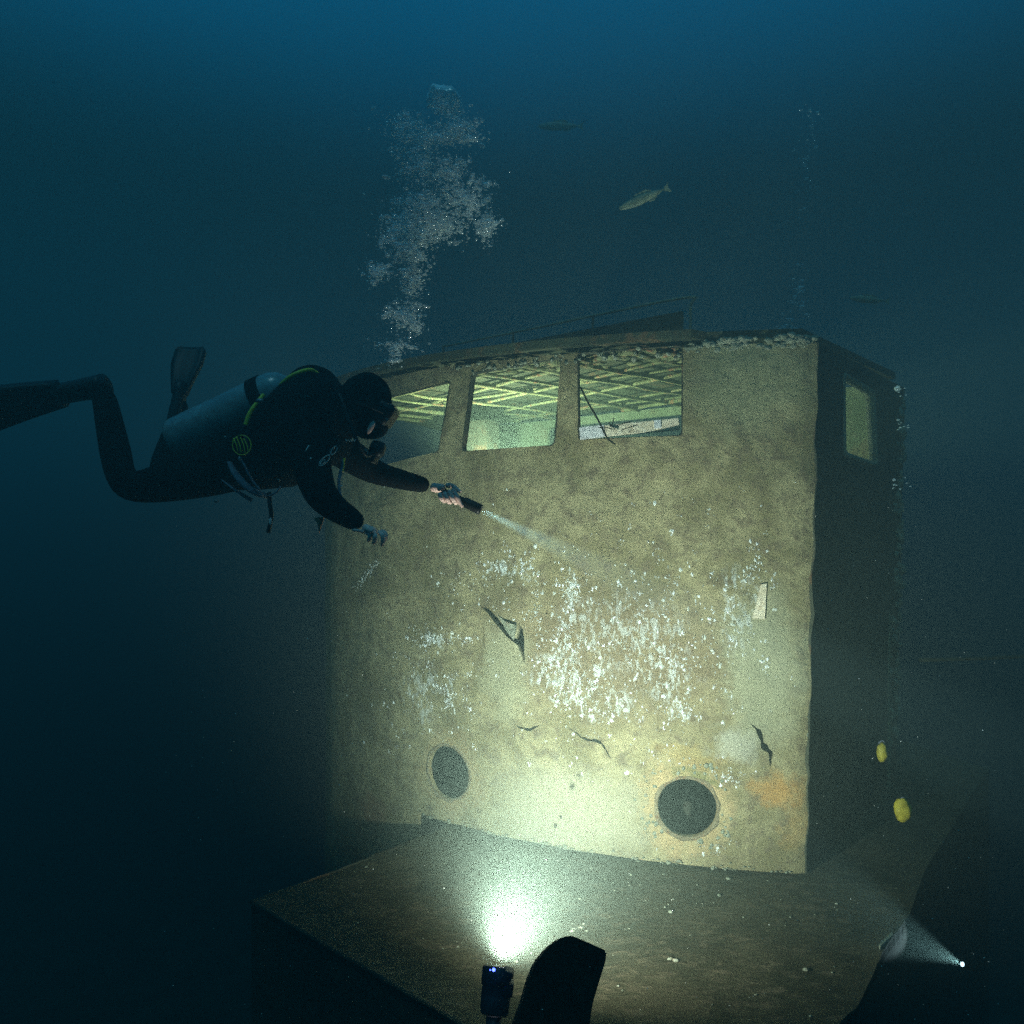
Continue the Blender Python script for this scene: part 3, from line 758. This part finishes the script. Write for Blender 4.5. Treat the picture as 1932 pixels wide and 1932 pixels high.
edges = [(0, 1), (1, 2), (2, 3), (3, 4), (4, 5), (5, 6), (6, 7), (7, 8), (3, 9), (9, 10), (10, 11), (3, 12), (12, 13), (13, 14), (0, 15), (15, 16), (16, 17), (17, 18), (18, 19), (0, 20), (20, 21), (21, 22), (22, 23), (23, 24)]
parts = [(skin_mesh(nodes, edges), 0)]
# near hand: back of the hand up, fingers hanging down
def hand(palm, fingers, thumb):
    out = [(skin_mesh([(p, r) for p, r in palm], [(i, i+1) for i in range(len(palm)-1)]), 1)]
    for f in fingers+[thumb]: out.append((skin_mesh([(p, r) for p, r in f], [(i, i+1) for i in range(len(f)-1)]), 1))
    return out
Yn = 2.68
parts += hand([(P(682, 994, Yn), (.026, .02)), (P(697, 1000, Yn), (.034, .018)), (P(712, 1004, Yn), (.036, .016))],
              [[(P(696, 1003, Yn-.02), .010), (P(698, 1012, Yn-.045), .0095), (P(697, 1019, Yn-.035), .0085), (P(694, 1021, Yn-.025), .007)],
               [(P(704, 1003, Yn-.03), .0105), (P(708, 1012, Yn-.055), .010), (P(707, 1022, Yn-.045), .009), (P(704, 1025, Yn-.03), .0075)],
               [(P(714, 1003, Yn-.02), .0105), (P(722, 1009, Yn-.05), .010), (P(723, 1022, Yn-.045), .009), (P(720, 1030, Yn-.03), .0075)],
               [(P(718, 1002, Yn+.01), .010), (P(728, 1006, Yn-.01), .0095), (P(728, 1015, Yn-.01), .0085), (P(725, 1021, Yn), .007)]],
              [(P(690, 996, Yn-.03), .011), (P(697, 999, Yn-.055), .010), (P(703, 1004, Yn-.065), .008)])
parts += hand([(P(664, 1000, Yn-.03), .007), (P(676, 1001, Yn-.03), .006), (P(688, 1004, Yn-.02), .007)], [], [(P(688, 1004, Yn-.02), .006), (P(694, 1009, Yn-.02), .006)]) 
Yf = 3.06
tax = (P(907, 962, 3.0)-P(840, 928, 3.06)).normalized()
parts += hand([(P(811, 917, Yf), (.028, .022)), (P(824, 922, Yf), (.036, .022)), (P(842, 920, Yf), (.034, .02))],
              [[(P(829, 930, Yf-.03), .011), (P(832, 940, Yf-.05), .010), (P(838, 946, Yf-.035), .009), (P(842, 944, Yf-.01), .008)],
               [(P(838, 928, Yf-.03), .011), (P(843, 941, Yf-.055), .0105), (P(848, 949, Yf-.04), .009), (P(852, 946, Yf-.01), .008)],
               [(P(846, 925, Yf-.03), .011), (P(854, 940, Yf-.055), .0105), (P(860, 950, Yf-.04), .009), (P(863, 946, Yf-.01), .008)],
               [(P(853, 922, Yf-.02), .011), (P(863, 938, Yf-.05), .010), (P(868, 950, Yf-.045), .009), (P(874, 957, Yf-.04), .0075)]],
              [(P(840, 915, Yf), .012), (P(855, 917, Yf-.01), .011), (P(864, 925, Yf-.03), .009), (P(870, 929, Yf-.04), .0075)])
body = join(parts, 'body', [M['neoprene'], M['skin']], diver)
# cheek skin between mask and hood
bm = bmesh.new(); blob(bm, P(700, 806, 2.815), .026, 2, .1, (.42, .35, 1.15), 3, Quaternion((0, 1, 0), R(28))); obj('cheek', bm, M['skin'], diver)
# hood crown, mask, strap
bm = bmesh.new(); blob(bm, P(690, 757, 2.90), .112, 3, .04, (.95, .85, 1.02), 5); blob(bm, P(655, 778, 2.90), .085, 3, .04, (1.1, .9, .9), 8); obj('hood', bm, M['neoprene'], diver)
mk = bmesh.new(); q = Quaternion((0, 1, 0), R(35)); box(mk, P(727, 782, 2.90), (.075, .15, .085), q, .02); mask = obj('mask', mk, M['rubber'], diver)
bm = bmesh.new(); box(bm, P(738, 779, 2.90), (.02, .13, .06), q, .006); obj('lens', bm, M['glassdark'], mask)
bm = bmesh.new(); beam_between(bm, P(727, 789, 2.815), P(733, 793, 2.815), .004, .008); obj('mask_buckle', bm, M['steel'], mask, False)
bm = bmesh.new(); tube(bm, [P(722, 780, 2.82), P(690, 766, 2.79), P(655, 757, 2.84)], .010, 8, 5, True, .3); obj('strap', bm, M['rubber'], mask)
# fins
def fin(base, direction, length, side, parent, W=1.0):
    d = Vector(direction).normalized(); s = Vector(side).normalized(); n = d.cross(s).normalized(); bm = bmesh.new(); rows = []
    for k in range(13):
        t_ = k/12; wv = .05+.06*min(1, t_*1.6)-(.02 if t_ > .97 else 0); row = []
        for j in range(7):
            x = (j/6-.5)*2; th = .010+.010*(abs(x) > .9)-.006*t_
            row.append((base+d*(t_*length)+s*(x*wv*W)+n*(.05*math.sin(t_*1.6)*t_), th))
        rows.append(row)
    up_ = [[bm.verts.new(p+n*th) for p, th in r] for r in rows]; dn = [[bm.verts.new(p-n*th) for p, th in r] for r in rows]
    for a in range(12):
        for b in range(6):
            bm.faces.new((up_[a][b], up_[a][b+1], up_[a+1][b+1], up_[a+1][b])); bm.faces.new((dn[a][b], dn[a+1][b], dn[a+1][b+1], dn[a][b+1]))
        bm.faces.new((up_[a][0], up_[a+1][0], dn[a+1][0], dn[a][0])); bm.faces.new((up_[a][6], dn[a][6], dn[a+1][6], up_[a+1][6]))
    for r in (0, 12):
        for b in range(6): bm.faces.new((up_[r][b], up_[r][b+1], dn[r][b+1], dn[r][b]))
    bmesh.ops.recalc_face_normals(bm, faces=bm.faces)
    tube(bm, [base-d*.16, base-d*.08, base+d*.06], lambda t: (.062-.012*t)*min(1, W+.1), 12, 3, True, .75)
    return obj('fin', bm, M['rubber'], parent)
f1 = P(120, 742, 2.80); fin(f1, P(-60, 775, 2.78)-f1, .62, (0, .75, -.65), diver)
f2 = P(339, 745, 3.3); fin(f2, (.04, .25, .97), .26, (.98, .1, 0), diver, .6)
bm = bmesh.new(); pq = P(603, 990, 2.75)
vs = [bm.verts.new(P(*p)) for p in ((592, 977, 2.74), (612, 975, 2.74), (607, 990, 2.73), (602, 1006, 2.73), (600, 990, 2.73))]; vs2 = [bm.verts.new(v.co+Vector((0, .006, 0))) for v in vs]
bm.faces.new(vs); bm.faces.new(list(reversed(vs2)))
for i in range(5): bm.faces.new((vs[i], vs2[i], vs2[(i+1) % 5], vs[(i+1) % 5]))
obj('orange_flap', bm, M['orange'], diver, False)

# scuba set
ss = empty('scuba_set', (-.9, 2.95, 2.3))
tag(ss, 'scuba set with blue grey cylinder and yellow hose on the diver\'s back', 'scuba set')
ta, tb_ = P(326, 834, 2.97), P(512, 746, 2.93); td = (tb_-ta).normalized(); tl = (tb_-ta).length
bm = bmesh.new(); lathe(bm, ta, td, [(0, 0), (0, .055), (.012, .078), (.03, .088), (.05, .089), (tl*.5, .089), (tl, .089), (tl+.03, .086), (tl+.06, .074), (tl+.085, .05), (tl+.1, .022), (tl+.12, .018), (tl+.13, 0)], 40)
tank = obj('cylinder', bm, M['tankpaint'], ss)
bm = bmesh.new(); tube(bm, [tb_+td*.11, tb_+td*.16], .022, 12); tube(bm, [tb_+td*.14+Vector((0, -.07, 0)), tb_+td*.14+Vector((0, .07, 0))], .016, 10); obj('valve', bm, M['nylon'], tank)
for s_ in (.86,):
    bm = bmesh.new(); lathe(bm, ta+td*(tl*s_), td, [(0, .0895), (.002, .094), (.05, .094), (.052, .0895)], 32); obj('cam_band', bm, M['nylon'], tank)
def vest_loft(bm, secs, seg=28):
    rings = []
    for (c, ry, rz, tilt) in secs:
        ring = []
        for k in range(seg):
            th = 2*math.pi*k/seg; e = .8
            y = math.copysign(abs(math.cos(th))**e, math.cos(th))*ry; z = math.copysign(abs(math.sin(th))**e, math.sin(th))*rz
            w_ = 1+.05*mn.noise(Vector((c.x*9, math.cos(th)*2, math.sin(th)*2)))
            q = Quaternion((0, 1, 0), tilt); ring.append(bm.verts.new(c+q @ Vector((0, y*w_, z*w_))))
        rings.append(ring)
    for i in range(len(rings)-1):
        for k in range(seg): bm.faces.new((rings[i][k], rings[i][(k+1) % seg], rings[i+1][(k+1) % seg], rings[i+1][k]))
    bm.faces.new(list(reversed(rings[0]))); bm.faces.new(rings[-1])
    bmesh.ops.recalc_face_normals(bm, faces=bm.faces)
bm = bmesh.new()
vest_loft(bm, [(P(418, 875, 2.90), .10, .07, .35), (P(428, 872, 2.90), .155, .12, .35), (P(470, 850, 2.90), .185, .165, .35), (P(520, 822, 2.90), .20, .225, .30), (P(570, 812, 2.90), .20, .235, .25), (P(608, 806, 2.90), .18, .205, .2), (P(640, 805, 2.90), .14, .15, .2), (P(655, 805, 2.90), .08, .09, .2)])
vest = obj('vest', bm, M['nylon'], ss)
bm = bmesh.new(); tube(bm, [P(545, 745, 2.80), P(575, 712, 2.90), P(610, 716, 2.98), P(630, 750, 3.0), P(625, 790, 3.02)], .045, 12, 5); obj('collar', bm, M['nylon'], vest)
bm = bmesh.new(); tube(bm, [P(433, 872, 2.715), P(444, 893, 2.70), P(462, 915, 2.70), P(485, 930, 2.72), P(505, 936, 2.76)], lambda t: .011+.008*math.sin(t*3), 8, 6, True, .5); obj('pocket_trim', bm, M['greyband'], vest)
bm = bmesh.new(); tube(bm, [P(418, 905, 2.74), P(445, 925, 2.72), P(475, 944, 2.74)], lambda t: .004+.010*t, 8, 6, True, .5); obj('pocket_trim', bm, M['greyband'], vest)
bm = bmesh.new(); tube(bm, [P(452, 862, 2.70), P(462, 880, 2.695), P(475, 905, 2.70), P(490, 924, 2.70)], .0045, 6, 5); tube(bm, [P(505, 936, 2.72), P(520, 930, 2.71), P(530, 918, 2.71)], .004, 6, 5); obj('cord', bm, M['greyband'], vest)
for (x, y, Y, r, s_) in ((489, 756, 2.69, .013, (1.2, .6, .8)), (425, 825, 2.72, .008, (1, 1, 1)), (526, 905, 2.69, .006, (1, 1, 1)), (452, 865, 2.68, .008, (1, .5, 1.6)), (408, 946, 2.76, .007, (1.6, .6, 1))):
    bm = bmesh.new(); blob(bm, P(x, y, Y), r, 1, .5, s_, x); obj('buckle', bm, M['steel'], vest)
def hose(name, pts, r, m, sm=8): 
    bm = bmesh.new(); tube(bm, pts, r, 10, sm); return obj(name, bm, m, ss)
hose('yellow_hose', [P(545, 720, 2.86), P(528, 728, 2.80), P(548, 710, 2.77), P(575, 699, 2.79), P(592, 700, 2.82), P(610, 715, 2.87)][1:], .0075, M['yellow'])
hose('yellow_hose', [P(497, 745, 2.73), P(485, 760, 2.71), P(472, 778, 2.695), P(463, 802, 2.69)], .0075, M['yellow'])
hose('hose', [P(463, 802, 2.69), P(452, 822, 2.69), P(456, 832, 2.69)], .0065, M['rubber'])
hose('hose', [P(610, 715, 2.87), P(640, 745, 2.80), P(668, 820, 2.76), P(690, 858, 2.80), P(708, 852, 2.84)], .008, M['rubber'])
hose('hose', [P(648, 868, 2.77), P(640, 905, 2.72), P(642, 935, 2.70), P(655, 962, 2.68)], .0065, M['greyband'])
hose('yellow_sleeve', [P(650, 865, 2.765), P(648, 875, 2.76), P(646, 890, 2.745)], .0045, M['yellow'])
hose('hose', [P(590, 870, 2.70), P(588, 895, 2.68), P(592, 925, 2.68)], .0045, M['greyband'])
hose('gauge_hose', [P(508, 930, 2.74), P(509, 950, 2.72), P(512, 975, 2.71), P(506, 1005, 2.71)], .008, M['rubber'])
bm = bmesh.new(); blob(bm, P(510, 984, 2.70), .012, 2, .1, (.5, .4, 1.2)); obj('gauge_clip', bm, M['white'], ss)
# spare regulator: round yellow grille
rg = bmesh.new(); rc = P(457, 840, 2.69); lathe(rg, rc+Vector((0, .03, 0)), (0, -1, 0), [(0, 0), (0, .034), (.02, .037), (.03, .034), (.034, 0)], 28); reg = obj('spare_regulator', rg, M['rubber'], ss)
bm = bmesh.new(); pts = [rc+Vector((math.cos(a)*.034, -.004, math.sin(a)*.036)) for a in [2*math.pi*k/28 for k in range(29)]]; tube(bm, pts, .0022, 6, 0, False)
for dx in (-.018, -.006, .008, .02):
    hgt = math.sqrt(max(0, .034**2-dx*dx))*.85; tube(bm, [rc+Vector((dx-.012, -.006, hgt)), rc+Vector((dx, -.008, 0)), rc+Vector((dx+.004, -.006, -hgt))], .002, 6, 4)
obj('regulator_grille', bm, M['yellow'], reg)
# mouth regulator
bm = bmesh.new(); lathe(bm, P(700, 843, 2.86), (P(722, 852, 2.86)-P(700, 843, 2.86)), [(0, 0), (0, .028), (.02, .034), (.045, .033), (.055, .022), (.057, 0)], 24); box(bm, P(702, 865, 2.88), (.04, .10, .035), Quaternion((0, 1, 0), R(20)), .01); obj('mouth_regulator', bm, M['rubber'], ss)
bm = bmesh.new(); beam_between(bm, P(689, 847, 2.80), P(692, 854, 2.80), .004, .005); beam_between(bm, P(691, 848, 2.80), P(693, 856, 2.80), .004, .006); obj('regulator_mark', bm, M['tankpaint'], ss, False)
# shoulder straps with white printed marks
bm = bmesh.new(); tube(bm, [P(640, 835, 2.735), P(625, 850, 2.715), P(605, 872, 2.70), P(588, 895, 2.70)], .022, 8, 5, True, .25); strap = obj('chest_strap', bm, M['nylon'], ss)
def ringmark(c, a, b, ang, r=.0018):
    bm = bmesh.new(); q = Quaternion((0, 1, 0), ang); tube(bm, [c+q @ Vector((math.cos(t_)*a, 0, math.sin(t_)*b)) for t_ in [2*math.pi*k/20 for k in range(20)]], r, 5, 0, False); obj('ring_mark', bm, M['white'], strap)
ringmark(P(630, 850, 2.665), .018, .008, R(-55)); ringmark(P(612, 869, 2.655), .026, .010, R(-45)); ringmark(P(609, 872, 2.655), .011, .005, R(-45))
for pts_, r_ in (([P(617, 861, 2.66), P(622, 858, 2.66)], .002), ([P(652+k*2.4, 829+(k % 2)*4.5, 2.67) for k in range(9)], .0017), ([P(641, 917, 2.69), P(646, 916.5, 2.69)], .0022), ([P(583, 840, 2.66), P(578, 848, 2.66), P(575, 853, 2.66)], .0022)):
    bm = bmesh.new(); tube(bm, pts_, r_, 5); obj('white_mark', bm, M['white'], strap)
for (x, y) in ((586, 865), (590, 903), (588, 920), (593, 922)):
    bm = bmesh.new(); blob(bm, P(x, y, 2.66), .0035, 1, .3); obj('stud', bm, M['white'], strap)

# torch in the far hand
def torch(name, tip, back, r, label, spread, watts, col=(.8, .93, 1), size=.01):
    d = (tip-back).normalized(); L = (tip-back).length; e = empty(name, back); tag(e, label, 'torch')
    bm = bmesh.new(); lathe(bm, back, d, [(0, 0), (0, r*.75), (.006, r*.85), (L*.55, r*.85), (L*.62, r*1.15), (L-.008, r*1.2), (L, r*1.1), (L, r*.9), (L-.01, r*.85)], 24); obj('barrel', bm, M['rubber'], e)
    bm = bmesh.new(); lathe(bm, tip-d*.006, d, [(0, 0), (0, r*.85), (.003, 0)], 20); obj('lens', bm, M['lampface2'], e)
    l = bpy.data.lights.new(name+'_beam', 'SPOT'); l.energy = watts; l.color = col; l.spot_size = R(spread); l.spot_blend = .6; l.shadow_soft_size = size
    o = bpy.data.objects.new(name+'_beam', l); C.objects.link(o); o.location = tip+d*.004; o.rotation_euler = (-d).to_track_quat('Z', 'Y').to_euler(); return e
E2 = NT('torch_face'); E2.set(E2.b, 'Emission Color', (.75, .9, 1, 1)); E2.set(E2.b, 'Emission Strength', 4); E2.done((.8, .8, .8)); M['lampface2'] = E2.m
torch('dive_torch', P(907, 962, 3.04), P(833, 926, 3.06), .019, 'slim black torch held in the diver\'s outstretched hand', 14, 480)
torch('hand_torch', P(1815, 1819, 3.9), P(1836, 1829, 3.95), .014, 'lit torch low in the dark water right of the wheelhouse', 24, 22)

# ------------------------------------------------------------------ unidentified yellow shapes built as made-up floats, fish
for (x, y, Y, r, s_, lab) in ((1703, 1530, 4.0, .052, (.9, .7, 1.25), 'larger unidentified yellow shape hanging in the dark above the low torch'), (1664, 1420, 4.3, .05, (.6, .6, 1.15), 'smaller dim unidentified yellow shape higher up, right beside the dark side wall')):
    e = empty('yellow_shape', P(x, y, Y)); tag(e, lab, 'float', 'yellow shapes beside the wheelhouse')
    bm = bmesh.new(); blob(bm, P(x, y, Y), r, 3, .14, s_, x); obj('bulb', bm, M['yellowshape'], e)
    bm = bmesh.new(); p = P(x, y, Y); tube(bm, [p+Vector((-.02, 0, r*1.1)), p+Vector((0, 0, r*1.4)), p+Vector((.015, 0, r*1.25))], .004, 6, 4); obj('loop', bm, M['greyband'], e)

def fish(c, L, direction, label, m):
    d = Vector(direction).normalized(); q = d.to_track_quat('X', 'Z'); e = empty('fish', c); tag(e, label, 'fish', 'fish over the wreck')
    bm = bmesh.new(); rings = []
    for k in range(15):
        t_ = k/14; x = (t_-.5)*L; h = L*.13*math.sin(math.pi*min(1, t_*.92+.02))**.75*(1-.35*(1-t_)); wv = h*.5
        if t_ < .12: h *= .55
        rings.append([bm.verts.new(c+q @ Vector((x, wv*math.cos(a), h*math.sin(a)))) for a in [2*math.pi*j/12 for j in range(12)]])
    for i in range(14):
        for j in range(12): bm.faces.new((rings[i][j], rings[i][(j+1) % 12], rings[i+1][(j+1) % 12], rings[i+1][j]))
    bm.faces.new(list(reversed(rings[0]))); bm.faces.new(rings[-1]); bmesh.ops.recalc_face_normals(bm, faces=bm.faces)
    obj('body', bm, m, e)
    def finp(name, pts):
        bm = bmesh.new(); a = [bm.verts.new(c+q @ Vector((x*L, .004, z*L))) for x, z in pts]; b = [bm.verts.new(c+q @ Vector((x*L, -.004, z*L))) for x, z in pts]
        bm.faces.new(a); bm.faces.new(list(reversed(b)))
        for i in range(len(pts)): bm.faces.new((a[i], b[i], b[(i+1) % len(pts)], a[(i+1) % len(pts)]))
        obj(name, bm, m, e, False)
    finp('tail_fin', [(-.46, .02), (-.60, .11), (-.55, 0), (-.60, -.11), (-.46, -.02)])
    finp('dorsal_fin', [(-.22, .09), (-.12, .15), (.12, .14), (.16, .11)]); finp('anal_fin', [(-.30, -.07), (-.22, -.13), (-.1, -.11)])
# heads point down to the left in the photograph
fish(P(1212, 375, 4.6), .30, (-1, .3, -.33), 'pale fish slanting down to the left in open water above the wheelhouse roof', M['fishskin'])
fish(P(1055, 238, 7.0), .40, (-1, .2, .1), 'faint hazy fish in the blue water just right of the top of the bubbles', M['fishskin'])
fish(P(1638, 565, 5.6), .26, (-1, .2, .15), 'faint dark fish above the side window of the wheelhouse', M['fishskin'])

# ------------------------------------------------------------------ bubbles
t = NT('air_bubble'); gl = t.new('ShaderNodeBsdfGlossy'); gl.inputs['Roughness'].default_value = .12; gl.inputs['Color'].default_value = (.95, 1, 1, 1)
df = t.new('ShaderNodeBsdfDiffuse'); df.inputs['Color'].default_value = (.78, .96, 1, 1)
tr = t.new('ShaderNodeBsdfTransparent'); lw = t.new('ShaderNodeLayerWeight'); lw.inputs['Blend'].default_value = .35
m1 = t.new('ShaderNodeMixShader'); m1.inputs[0].default_value = .78; t.l.new(gl.outputs[0], m1.inputs[1]); t.l.new(df.outputs[0], m1.inputs[2])
m2 = t.new('ShaderNodeMixShader'); fr = t.ramp(lw.outputs['Facing'], .0, .9, .24, 1); t.l.new(fr, m2.inputs[0]); t.l.new(tr.outputs[0], m2.inputs[1]); t.l.new(m1.outputs[0], m2.inputs[2])
t.l.new(m2.outputs[0], t.n['Material Output'].inputs['Surface']); t.n.remove(t.b); M['bubble'] = t.m

def ico_data(n):
    ico = bmesh.new(); bmesh.ops.create_icosphere(ico, subdivisions=n, radius=1); a = [v.co.copy() for v in ico.verts]; b = [[v.index for v in f.verts] for f in ico.faces]; ico.free(); return a, b
(IV1, IF1), (IV2, IF2) = ico_data(1), ico_data(2)
def add_bubbles(items):
    V, F = [], []
    for (c, r) in items:
        IV, IF = (IV2, IF2) if r > .0032 else (IV1, IF1)
        b = len(V); sx, sy, sz = r*rnd.uniform(.9, 1.5), r, r*rnd.uniform(.45, .9); q = Quaternion((0, 1, 0), rnd.gauss(0, .25))
        V += [c+q @ Vector((v.x*sx, v.y*sy, v.z*sz)) for v in IV]; F += [[i+b for i in f] for f in IF]
    return V, F
def bubble_obj(name, items):
    V, F = add_bubbles(items); me = bpy.data.meshes.new(name); me.from_pydata(V, [], F); me.polygons.foreach_set('use_smooth', [True]*len(F)); me.materials.append(M['bubble'])
    o = bpy.data.objects.new(name, me); C.objects.link(o); return o
PL = []
SP = [(842, 200, 24, 14, 3), (862, 240, 34, 20, 9), (765, 238, 36, 22, 8), (885, 262, 22, 7, 3), (815, 262, 50, 20, 10), (790, 310, 36, 36, 12), (850, 325, 40, 28, 9), (880, 375, 38, 32, 11), (918, 428, 16, 26, 6),
      (800, 385, 46, 40, 14), (752, 430, 30, 26, 8), (830, 420, 60, 30, 12), (770, 475, 34, 28, 9), (712, 512, 22, 16, 5), (800, 440, 50, 26, 8), (778, 530, 22, 34, 6), (758, 595, 24, 22, 7), (778, 612, 12, 22, 3), (750, 650, 36, 12, 2), (742, 682, 26, 12, 1)]
for (cx, cy, sx, sy, n) in SP:
    PL.append((cx, cy, sx, sy, 80*n))
    for k in range(n):       # knots of bubbles inside each lobe
        PL.append((rnd.gauss(cx, sx*.62), rnd.gauss(cy, sy*.62), rnd.uniform(6, 20), rnd.uniform(4, 14), rnd.randint(16, 70)))
items = []; big = []
for (cx, cy, sx, sy, n) in PL:
    for k in range(n):
        rr = abs(rnd.gauss(0, .75)); th = rnd.uniform(0, 6.283); x, y = cx+sx*rr*math.cos(th), cy+sy*rr*math.sin(th)
        r = min(.012, .0014*math.exp(abs(rnd.gauss(0, .78)))); Y = 2.9+rnd.gauss(0, .10)
        (big if r > .0095 and len(big) < 30 else items).append((P(x, y, Y), r))
tag(bubble_obj('bubble_plume', items), 'rising cloud of tiny silvery air bubbles above the diver', 'bubbles', kind='stuff')
for it in big:
    tag(bubble_obj('air_bubble', [it]), 'larger silvery bubble glinting within the rising plume above the diver', 'bubble', 'larger bubbles in the plume')
# the dome shaped bubble on top
bm = bmesh.new(); c = P(840, 182, 2.9); r0 = .07
lathe(bm, c+Vector((0, 0, -.02)), (0.12, 0, 1), [(-.004, 0), (-.006, r0*.5), (-.010, r0*.93), (.004, r0), (.022, r0*.93), (.040, r0*.72), (.051, r0*.45), (.056, r0*.2), (.057, 0)], 48)
bmesh.ops.subdivide_edges(bm, edges=bm.edges[:], cuts=1, use_grid_fill=True)
for v in bm.verts:
    d_ = v.co-c; v.co += d_*(.35*mn.noise(d_*22))+Vector((0, 0, .012*mn.noise(d_*55)))
for k in range(150):      # fine bubbles clinging to it
    th = rnd.uniform(0, 6.28); q_ = rnd.random()**.5*r0; blob(bm, c+Vector((q_*math.cos(th), q_*math.sin(th), -.03+rnd.gauss(0, .012))), rnd.uniform(.0015, .005), 1, .2)
tag(obj('dome_bubble', bm, M['bubble']), 'largest dome shaped bubble leading the top of the plume', 'bubble')
far = []
for (cx, cy, sx, sy, n, Y) in ((1538, 215, 14, 6, 14, 5.5), (1528, 260, 10, 30, 30, 5.5), (1520, 330, 14, 60, 40, 5.5), (1505, 560, 10, 30, 60, 5.2), (1490, 630, 16, 16, 70, 5.0), (1700, 725, 8, 14, 8, 4.8), (1702, 805, 6, 6, 8, 4.8), (1703, 920, 14, 10, 9, 4.6)):
    for k in range(n): far.append((P(rnd.gauss(cx, sx), rnd.gauss(cy, sy), Y+rnd.gauss(0, .1)), min(.018, 0.0045*math.exp(abs(rnd.gauss(0, .6))))))
tag(bubble_obj('distant_bubbles', far), 'sparse faint bubbles rising over the right end of the wheelhouse', 'bubbles', kind='stuff')
# suspended particles
snow = []
for k in range(420):
    Y = rnd.uniform(1.2, 4.1); snow.append((P(rnd.uniform(300, 1900), rnd.uniform(950, 1930), Y), rnd.uniform(.0006, .0016)*Y*.45))
V, F = add_bubbles(snow); me = bpy.data.meshes.new('marine_snow'); me.from_pydata(V, [], F); me.materials.append(M['crust']); o = bpy.data.objects.new('marine_snow', me); C.objects.link(o)
tag(o, 'tiny pale particles drifting in the water before the wall', 'particles', kind='stuff')
for (x, y, r, lab) in ((1048, 1558, .011, 'larger dark speck of debris drifting before the pale wall'), (1058, 1541, .008, 'smaller dark speck drifting above a larger one before the wall')):
    bm = bmesh.new(); blob(bm, P(x, y, 3.9), r, 2, .4, (.8, .6, 1.2), x); tag(obj('drifting_debris', bm, M['darkplate']), lab, 'debris')

# ------------------------------------------------------------------ the water's haze
t = NT('haze'); t.n.remove(t.b)
pv = t.new('ShaderNodeVolumePrincipled'); pv.inputs['Color'].default_value = (.52, .735, .64, 1); pv.inputs['Density'].default_value = HAZE_DENSITY
pv.inputs['Anisotropy'].default_value = .52; pv.inputs['Absorption Color'].default_value = (.0, .80, .66, 1)
t.l.new(pv.outputs[0], t.n['Material Output'].inputs['Volume'])
bm = bmesh.new(); box(bm, (0, 20, -.15), (130, 130, 11.5))
hz = obj('haze', bm, t.m, None, False); tag(hz, kind='stuff')
